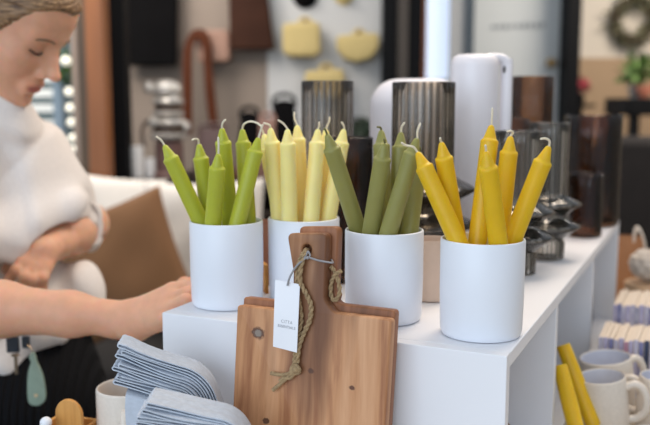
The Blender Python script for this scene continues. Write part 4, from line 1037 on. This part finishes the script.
for x in (x0+.06, x0+1.14):
    for y in (-.2, .2): mb = MB(); mb.box((x, y, (zt2-.12)/2), (.06, .06, zt2-.12)); obj('leg', mb, blackp, ds)
mb = MB(); mb.box((x0+.6, 0, .62), (1.08, .44, .75)); obj('drawer_box', mb, blackp, ds)
p = at(637, 90, YT_-.05); t = thing('potted_plant', 'leafy green plant in a pot on the black dresser', 'plant', (p.x, YT_-.05, zt2+.0005))
mb = MB(); mb.lathe([(0, 0), (.05, 0), (.065, .09), (.06, .09), (0, .08)], 20); obj('pot', mb, mat('grey_pot', (150, 146, 140), .5), t)
mb = MB(); leafball(mb, (0, 0, at(0, 72, YT_).z-zt2), (.10, .07, .11), 150, .09, rp_); obj('foliage', mb, mat('fresh_leaf', (98, 128, 62), .6, .3, 20), t)
mb = MB(); mb.tube([(0, 0, .08), (.005, 0, .2)], .012, 6); obj('stem', mb, lf, t)
for x, m_, lab in ((644, mat('coral_ceramic', (192, 120, 96), .5), 'coral bowl beside the plant on the dresser'), (663, mat('pale_ceramic', (206, 202, 198), .5), 'pale bowl at the right edge of the dresser')):
    q = at(x, 96, YT_-.16); mb = MB(); mb.lathe([(0, 0), (.03, 0), (.06, .05), (.066, .085), (.062, .085), (.05, .04), (0, .012)], 28); o = obj('bowl', mb, m_); o.location = (q.x, YT_-.16, zt2+.0005); tag(o, lab, 'bowl')
p = at(579, 86, 5.95); t = thing('flower_vase', 'red flowers in a dark vase beside the black door post', 'flowers', (p.x, 5.95, 0))
zt3 = at(0, 104, 5.95).z
mb = MB(); mb.lathe([(0, 0), (.14, 0), (.14, .02), (.03, .05), (.03, zt3-.03), (.12, zt3-.02), (.12, zt3), (0, zt3)], 24); obj('pedestal', mb, blackp, t)
mb = MB(); mb.lathe([(0, zt3), (.035, zt3), (.045, zt3+.04), (.02, zt3+.09), (0, zt3+.08)], 20); obj('vase', mb, leath['black'], t)
mb = MB(); leafball(mb, (0, 0, p.z), (.055, .05, .05), 60, .06, rp_); obj('petals', mb, mat('red_petal', (170, 50, 66), .6), t)
sf = thing('armchair', 'dark brown armchair standing in the shade right of the unit', 'armchair', (pxX(612, 4.4)+.3, 4.4, 0))
ch = mat('dark_upholstery', (36, 30, 28), .9, .2, 8)
mb = MB(); mb.box((0, 0, .34), (.8, .7, .26)); obj('seat', mb, ch, sf, bevel=.04); mb = MB(); mb.box((0, .32, .72), (.8, .16, .78)); obj('backrest', mb, ch, sf, bevel=.05)
for s in (-1, 1):
    mb = MB(); mb.box((s*.42, 0, .42), (.14, .74, .42)); obj('armrest', mb, ch, sf, bevel=.04)
    for y in (-.28, .28): mb = MB(); mb.box((s*.36, y, .105), (.05, .05, .21)); obj('leg', mb, dark, sf)

# ------------------------------------------------------------------ the woman behind the display
def skin_material():
    m = mat('skin', (222, 170, 140), .5, .08, 60, sss=.004, sssr=(1, .35, .2), spec=.35)
    nt = m.node_tree; N = nt.nodes; L = nt.links; b = N['Principled BSDF']
    src = b.inputs['Base Color'].links[0].from_socket
    at_ = N.new('ShaderNodeAttribute'); at_.attribute_name = 'lips'
    mx = N.new('ShaderNodeMix'); mx.data_type = 'RGBA'; mx.inputs['B'].default_value = (*lin((176, 98, 88)), 1)
    L.new(at_.outputs['Fac'], mx.inputs['Factor']); L.new(src, mx.inputs['A']); L.new(mx.outputs['Result'], b.inputs['Base Color'])
    return m
HY, HP, HR, HS = math.radians(-11), math.radians(33), math.radians(4), .95
HC = np.array([-.516, 1.415, 1.4355])
HM = np.array(Matrix.Rotation(HY, 3, 'Z') @ Matrix.Rotation(HP, 3, 'Y') @ Matrix.Rotation(HR, 3, 'X'))
def hp(x, y, z): return HC+HM @ (np.array((x, y, z))*HS)
def npv(v): return np.array((v.x, v.y, v.z))
def P3(x, y, Y): return npv(at(x, y, Y))

fine = np.arange(.985, 1.57, .0025)
F = Field(np.arange(-.80, -.115, .0025), np.arange(1.06, 1.72, .0025), np.concatenate([np.arange(-.03, .985, .01), fine]))
def he(c, r, k=.015, op='add', rot=None):
    R = HM if rot is None else HM @ np.array(rot)
    F.ell(hp(*c), np.array(r)*HS, R, k, op)
def hc(a, b, ra, rb, k=.012, op='add'): F.cap(hp(*a), hp(*b), ra*HS, rb*HS, k, op)
# skull and face
he((-.012, 0, .035), (.098, .076, .092), .01)
he((.030, 0, -.030), (.058, .061, .082), .03)
he((.052, 0, .055), (.040, .058, .045), .03)
hc((.066, 0, -.100), (.078, 0, -.104), .018, .014, .022)
for s in (-1, 1):
    hc((.062, s*.012, -.102), (.004, s*.052, -.070), .015, .016, .022)
    hc((.004, s*.052, -.070), (.0, s*.062, -.02), .014, .012, .02)
    he((.052, s*.044, -.030), (.022, .020, .022), .025)
    hc((.080, s*.010, .020), (.068, s*.046, .018), .010, .009, .018)      # brow
for s in (-1, 1):
    he((.092, s*.032, .001), (.018, .018, .012), .012, 'sub')
    he((.067, s*.032, -.001), (.0145, .0165, .0135), .004)
    he((.073, s*.035, .0085), (.012, .017, .005), .006)
# nose
hc((.080, 0, .002), (.090, 0, -.036), .011, .0145, .012); hc((.087, 0, .006), (.112, 0, -.033), .0070, .0078, .010)
he((.113, 0, -.0375), (.0100, .0085, .0075), .008)
for s in (-1, 1): he((.094, s*.0125, -.0435), (.011, .0055, .0070), .008)
for s in (-1, 1): he((.099, s*.007, -.0515), (.005, .0028, .0022), .003, 'sub')
# mouth
he((.082, 0, -.072), (.014, .026, .020), .012)
he((.0905, 0, -.0665), (.0085, .020, .0062), .004)
he((.0885, 0, -.0800), (.0085, .017, .0066), .004)
for s in (-1, 1): hc((.103, 0, -.0728), (.084, s*.022, -.0735), .0016, .0012, .003, 'sub')
he((.097, 0, -.091), (.010, .014, .006), .010, 'sub')
# ears
for s in (-1, 1): he((-.008, s*.077, -.008), (.018, .007, .031), .008)
# neck, trunk and legs
NB = P3(-14, 132, 1.47); SL = P3(24, 156, 1.53); SR = P3(-76, 165, 1.38); PEL = P3(-18, 385, 1.53)
F.cap(hp(-.025, 0, -.075), NB, .05, .052, .03)
CH = P3(-18, 200, 1.55)
F.cap(NB+np.array([0, 0, -.02]), CH, .075, .105, .05); F.cap(CH, PEL, .105, .125, .05)
F.cap(SL, SR, .04, .04, .05)
for s, hx in ((1, 22), (-1, -58)):
    hip = P3(hx, 400, 1.52 if s > 0 else 1.46); knee = np.array([hip[0], hip[1]+.0, .48]); ank = np.array([hip[0], hip[1]+.03, .08])
    F.cap(hip, knee, .085, .055, .04); F.cap(knee, ank, .052, .036, .03)
    F.cap(ank+np.array([0, 0, -.035]), ank+np.array([.09, -.12, -.05]), .034, .026, .03)
# her left arm (hand at the waist)
EL = P3(86, 224, 1.62); WL = P3(57, 243, 1.47)
F.cap(SL, EL, .046, .038, .03); F.cap(EL, P3(72, 234, 1.545), .041, .038, .02); F.cap(P3(72, 234, 1.545), WL, .038, .0265, .02)
def finger(F, pts, rs, k=.004):
    for a, b, ra, rb in zip(pts[:-1], pts[1:], rs[:-1], rs[1:]): F.cap(a, b, ra, rb, k)
F.cap(WL, P3(43, 251, 1.425), .025, .027, .02); 
mcL = [P3(23, 262, 1.398), P3(30.5, 266, 1.396), P3(38, 268, 1.398), P3(46, 267, 1.404)]
for m_ in mcL: F.cap(P3(50, 248, 1.438), m_, .016, .0115, .010)
tipsL = [[(16, 270, 1.382), (9, 279, 1.385), (6, 288, 1.392)], [(24, 277, 1.376), (20, 288, 1.380), (19, 297, 1.388)], [(33, 280, 1.378), (31, 291, 1.382), (30, 300, 1.390)], [(43, 278, 1.386), (42, 288, 1.390), (41, 295, 1.396)]]
for m_, t in zip(mcL, tipsL):
    finger(F, [m_]+[P3(*q) for q in t], [.0105, .0092, .0083, .0068], .005)
finger(F, [P3(42, 250, 1.43), P3(25, 254, 1.425), P3(12, 262, 1.42), P3(6, 270, 1.42)], [.014, .012, .010, .008], .008)
# her right arm (reaching to the display)
ER = P3(-66, 318, 1.22); WR = P3(128, 319, 1.165)
F.cap(SR, ER, .045, .038, .03); F.cap(ER, P3(0, 309, 1.20), .041, .0385, .02); F.cap(P3(0, 309, 1.20), P3(70, 314, 1.18), .0385, .030, .02); F.cap(P3(70, 314, 1.18), WR, .030, .0225, .02)
F.cap(P3(118, 322, 1.175), P3(138, 323, 1.160), .0215, .0215, .02)
mcR = [P3(173, 291, 1.140), P3(172, 300, 1.122), P3(168, 311, 1.110), P3(161, 322, 1.105)]
for m_, w in zip(mcR, ((136, 313, 1.165), (135, 318, 1.16), (134, 323, 1.155), (134, 326, 1.15))): F.cap(P3(*w), m_, .0185, .0125, .016)
topz = ZT+.0085
finger(F, [mcR[0], np.array([-.180, 1.126, 1.060]), np.array([-.160, 1.124, 1.064]), np.array([-.138, 1.122, topz+.001])], [.0115, .0100, .0088, .0075], .005)
finger(F, [mcR[1], np.array([-.188, 1.110, 1.049]), np.array([-.172, 1.110, 1.055]), np.array([-.152, 1.114, topz+.002])], [.0115, .0100, .0088, .0075], .004)
finger(F, [mcR[2], np.array([-.184, 1.088, 1.046]), np.array([-.180, 1.092, 1.022]), np.array([-.186, 1.094, 1.004])], [.0110, .0098, .0088, .0075], .004)
finger(F, [mcR[3], np.array([-.198, 1.072, 1.030]), np.array([-.194, 1.075, 1.010]), np.array([-.199, 1.080, .997])], [.0105, .0090, .0080, .0070], .004)
finger(F, [P3(140, 314, 1.17), P3(156, 306, 1.185), np.array([-.200, 1.175, 1.048]), np.array([-.180, 1.165, 1.040])], [.016, .0125, .0105, .0085], .008)
skin = skin_material()
person = field_obj('person', F, skin, None, 2)
tag(person, 'woman with tied-back hair and white blouse bending over the white display unit, looking down', 'person')
co_ = np.empty(len(person.data.vertices)*3, np.float32); person.data.vertices.foreach_get('co', co_); co_ = co_.reshape(-1, 3)
q = ((co_-HC) @ HM)/HS
lip = 1-np.clip((np.sqrt(((q[:, 0]-.091)/.016)**2+(q[:, 1]/.024)**2+((q[:, 2]+.0732)/.0125)**2)-.8)/.25, 0, 1)
a_ = person.data.attributes.new('lips', 'FLOAT', 'POINT'); a_.data.foreach_set('value', (lip*.85).astype(np.float32))
del F, co_
# hair
hairm = mat('hair', (84, 58, 38), .5, 0, 45, rgb2=(164, 128, 90), stretch=(1, 6, 6), bump=.8, bscale=60)
F = Field(np.arange(-.80, -.36, .0025), np.arange(1.22, 1.66, .0025), np.arange(1.30, 1.60, .0025))
he((-.014, 0, .038), (.105, .083, .099), .01)
he((-.03, 0, -.005), (.085, .079, .08), .03)
he((.054, 0, .057), (.046, .063, .050), .02)
X, Y, Z = [a - c for a, c in zip(F.pts((slice(None),)*3), HC)]
lx, ly, lz = [(HM[0][i]*X+HM[1][i]*Y+HM[2][i]*Z)/HS for i in range(3)]
line = np.where(lz > .05, .056+.75*(lz-.05), .056+.62*(lz-.05))
cut = (lx-line-.021*np.clip(1-np.abs(ly)/.065, 0, 1))*HS*.8
low = (-.052-lz+.5*np.maximum(lx+.02, 0))*HS*.8
for c_ in (cut, low):
    h = np.maximum(.006-np.abs(F.d-c_), 0)/.006
    F.d = (np.maximum(F.d, c_)+h*h*.006*.25).astype(np.float32)
F.d += (.0012*np.sin(260*ly+30*lx+22*np.sin(40*lz))).astype(np.float32)
he((-.122, 0, .055), (.036, .040, .038), .015)
hair = field_obj('hair', F, hairm, person, 1)
for nm, pts, r in (('eyebrow', [(.0935, -.013, .0165), (.0935, -.026, .0205), (.0875, -.041, .0205), (.0755, -.053, .0145)], [.0015, .0019, .0017, .0010]),
                   ('eyelash', [(.0825, -.019, -.007), (.0842, -.027, -.0095), (.0825, -.038, -.0095), (.0745, -.0485, -.0055)], [.0014, .0019, .0019, .0013])):
    for s in (-1, 1):
        mb = MB(); mb.tube([hp(x, -s*y if s > 0 else y, z) for x, y, z in [tuple(v) for v in bez(pts, 5)]], [r[min(int(i/5), 3)]*HS for i in range(16)], 8)
        obj(nm, mb, mat(nm, (112, 80, 56) if nm == 'eyebrow' else (70, 48, 38), .7), person)
# blouse
linen = mat('white_linen', (236, 228, 222), .85, .04, 140, bump=.25, bscale=500, sheen=.2)
F = Field(np.arange(-.95, -.22, .004), np.arange(1.10, 1.80, .004), np.arange(.78, 1.34, .004))
F.cap(P3(-4, 121, 1.445), CH, .066, .140, .06)
F.cap(P3(-30, 185, 1.48), P3(32, 192, 1.53), .11, .09, .06)
F.cap(CH, P3(-15, 330, 1.57), .135, .135, .06)
F.cap(SL, SR, .055, .062, .05); F.cap(P3(-26, 142, 1.46), P3(10, 138, 1.49), .055, .046, .04)
F.cap(P3(20, 156, 1.53), P3(62, 205, 1.575), .050, .048, .05); F.cap(P3(66, 207, 1.575), P3(84, 234, 1.60), .046, .030, .03)                     # left sleeve
F.cap(P3(22, 154, 1.50), P3(46, 192, 1.52), .052, .052, .04)
F.cap(P3(20, 225, 1.44), P3(62, 210, 1.48), .040, .034, .04)       # drape over the forearm
F.cap(P3(-40, 240, 1.38), P3(8, 240, 1.42), .05, .04, .05)
F.cap(SR, P3(-70, 292, 1.24), .062, .068, .05)                     # right sleeve
F.cap(P3(-60, 300, 1.22), P3(-20, 308, 1.206), .066, .054, .04)
# tail below the forearm and the hem in front
F.cap(P3(48, 275, 1.53), P3(72, 285, 1.53), .034, .034, .04); F.cap(P3(72, 285, 1.53), P3(84, 310, 1.53), .034, .040, .04)
F.cap(P3(-40, 330, 1.44), P3(35, 312, 1.46), .075, .055, .05)
F.cap(P3(-40, 385, 1.40), P3(2, 372, 1.40), .060, .032, .04)
F.cap(P3(0, 345, 1.42), P3(52, 333, 1.43), .05, .026, .04)
# openings for the arms and neck
F.cap(P3(86, 226, 1.60), P3(52, 250, 1.44), .038, .043, .006, 'sub')

F.cap(P3(-4, 309, 1.20), P3(40, 312, 1.19), .047, .043, .006, 'sub')
F.cap(hp(-.02, 0, -.02), P3(-8, 106, 1.46), .052, .050, .012, 'sub')
X, Y, Z = F.pts((slice(None),)*3)
fold = (.0042*np.sin(46*X-22*Z+14*Y+2.2*np.sin(9*Z+7*X))+.003*np.sin(75*X+40*Z+3*np.sin(13*Z-9*Y))+.0018*np.sin(120*X-60*Y+50*Z+2*np.sin(30*Z)))
fold += .0035*(1-np.abs(np.sin(24*X+9*Z+1.3*np.sin(5*Z+3*X))))**3*1.5-.002
fold += .003*(1-np.abs(np.sin(17*X-15*Z+6*Y+1.1*np.sin(8*X-4*Z))))**4*1.6
F.d += (1.15*fold).astype(np.float32)
blouse = field_obj('blouse', F, linen, person, 2)
mb = MB(); mb.tube(bez([P3(*q) for q in ((74, 203, 1.53), (84, 201, 1.545), (92, 206, 1.56), (97.5, 216, 1.57), (99, 229, 1.57), (96, 240, 1.565), (89, 245, 1.555), (82, 244, 1.55))], 5), [.004+.004*math.sin(math.pi*i/35) for i in range(36)], 10, flat=.6); obj('cuff', mb, linen, person)
# trousers
black = mat('black_ribbed_cotton', (15, 15, 18), .85, .2, 8, spec=.15)
nt = black.node_tree; w_ = nt.nodes.new('ShaderNodeTexWave'); w_.inputs['Scale'].default_value = 26; w_.bands_direction = 'X'
bp = nt.nodes.new('ShaderNodeBump'); bp.inputs['Strength'].default_value = .9; bp.inputs['Distance'].default_value = .004
tc = nt.nodes.new('ShaderNodeTexCoord'); nt.links.new(tc.outputs['Object'], w_.inputs['Vector']); nt.links.new(w_.outputs['Fac'], bp.inputs['Height']); nt.links.new(bp.outputs['Normal'], nt.nodes['Principled BSDF'].inputs['Normal'])
F = Field(np.arange(-.92, -.25, .007), np.arange(1.20, 1.80, .007), np.arange(.07, 1.0, .007))
F.cap(P3(-20, 320, 1.50), P3(-20, 400, 1.49), .13, .16, .05)
F.cap(P3(20, 300, 1.535), P3(46, 400, 1.50), .100, .115, .05)
F.cap(P3(-40, 400, 1.44), P3(20, 410, 1.44), .11, .11, .06)
for s, hx in ((1, 22), (-1, -58)):
    hip = P3(hx, 400, 1.52 if s > 0 else 1.46)
    F.cap(hip, np.array([hip[0], hip[1], .42]), .12, .10, .05); F.cap(np.array([hip[0], hip[1], .42]), np.array([hip[0], hip[1]+.02, .14]), .10, .10, .04)
trousers = field_obj('trousers', F, black, person, 2)
# shoes
for s, hx in ((1, 22), (-1, -58)):
    hip = P3(hx, 400, 1.52 if s > 0 else 1.46); a = np.array([hip[0], hip[1]+.03, .045])
    mb = MB(); mb.tube([a+np.array([-.03, .05, 0]), a, a+np.array([.05, -.07, 0]), a+np.array([.10, -.14, -.005]), a+np.array([.12, -.165, -.012])], [.034, .043, .043, .036, .018], 14)
    obj('shoe', mb, mat('shoe_leather', (40, 34, 30), .5), person)

# ------------------------------------------------------------------ light: shop-front daylight, warm ceiling lamps, added fills for face and wall
w = D.worlds.new('World'); SC.world = w; w.use_nodes = True
bgn = w.node_tree.nodes['Background']; bgn.inputs['Color'].default_value = (.84, .91, 1.0, 1); bgn.inputs['Strength'].default_value = .72
def area(name, loc, target, size, energy, col, sy=None):
    l = D.lights.new(name, 'AREA'); l.energy = energy; l.size = size; l.color = col
    if sy: l.shape = 'RECTANGLE'; l.size_y = sy
    o = D.objects.new(name, l); COL.objects.link(o); o.location = loc
    o.rotation_euler = (Vector(target)-Vector(loc)).to_track_quat('-Z', 'Y').to_euler(); return o
area('shopfront_window', (-1.7, -2.2, 2.0), (0, 1.2, 1.0), 3.4, 74, (.70, .845, 1.0), 2.0)
area('ceiling_lamp', (.9, 2.2, 2.9), (.1, 1.6, 1.0), .9, 25, (1.0, .84, .66))
area('back_room_lamp', (2.6, 4.6, 2.8), (2.4, 5.6, 1.0), 1.2, 70, (1.0, .90, .78))
area('face_fill', (.15, 1.25, 2.45), (-.3, 1.35, 1.2), .5, 6.5, (1.0, .80, .60))  # unseen warm fill added to brighten her face
area('wall_fill', (-1.3, 3.3, 2.8), (-1.0, 4.6, 1.6), 1.2, 72, (1.0, .92, .84))  # unseen fill, placed and aimed to lift the taupe wall
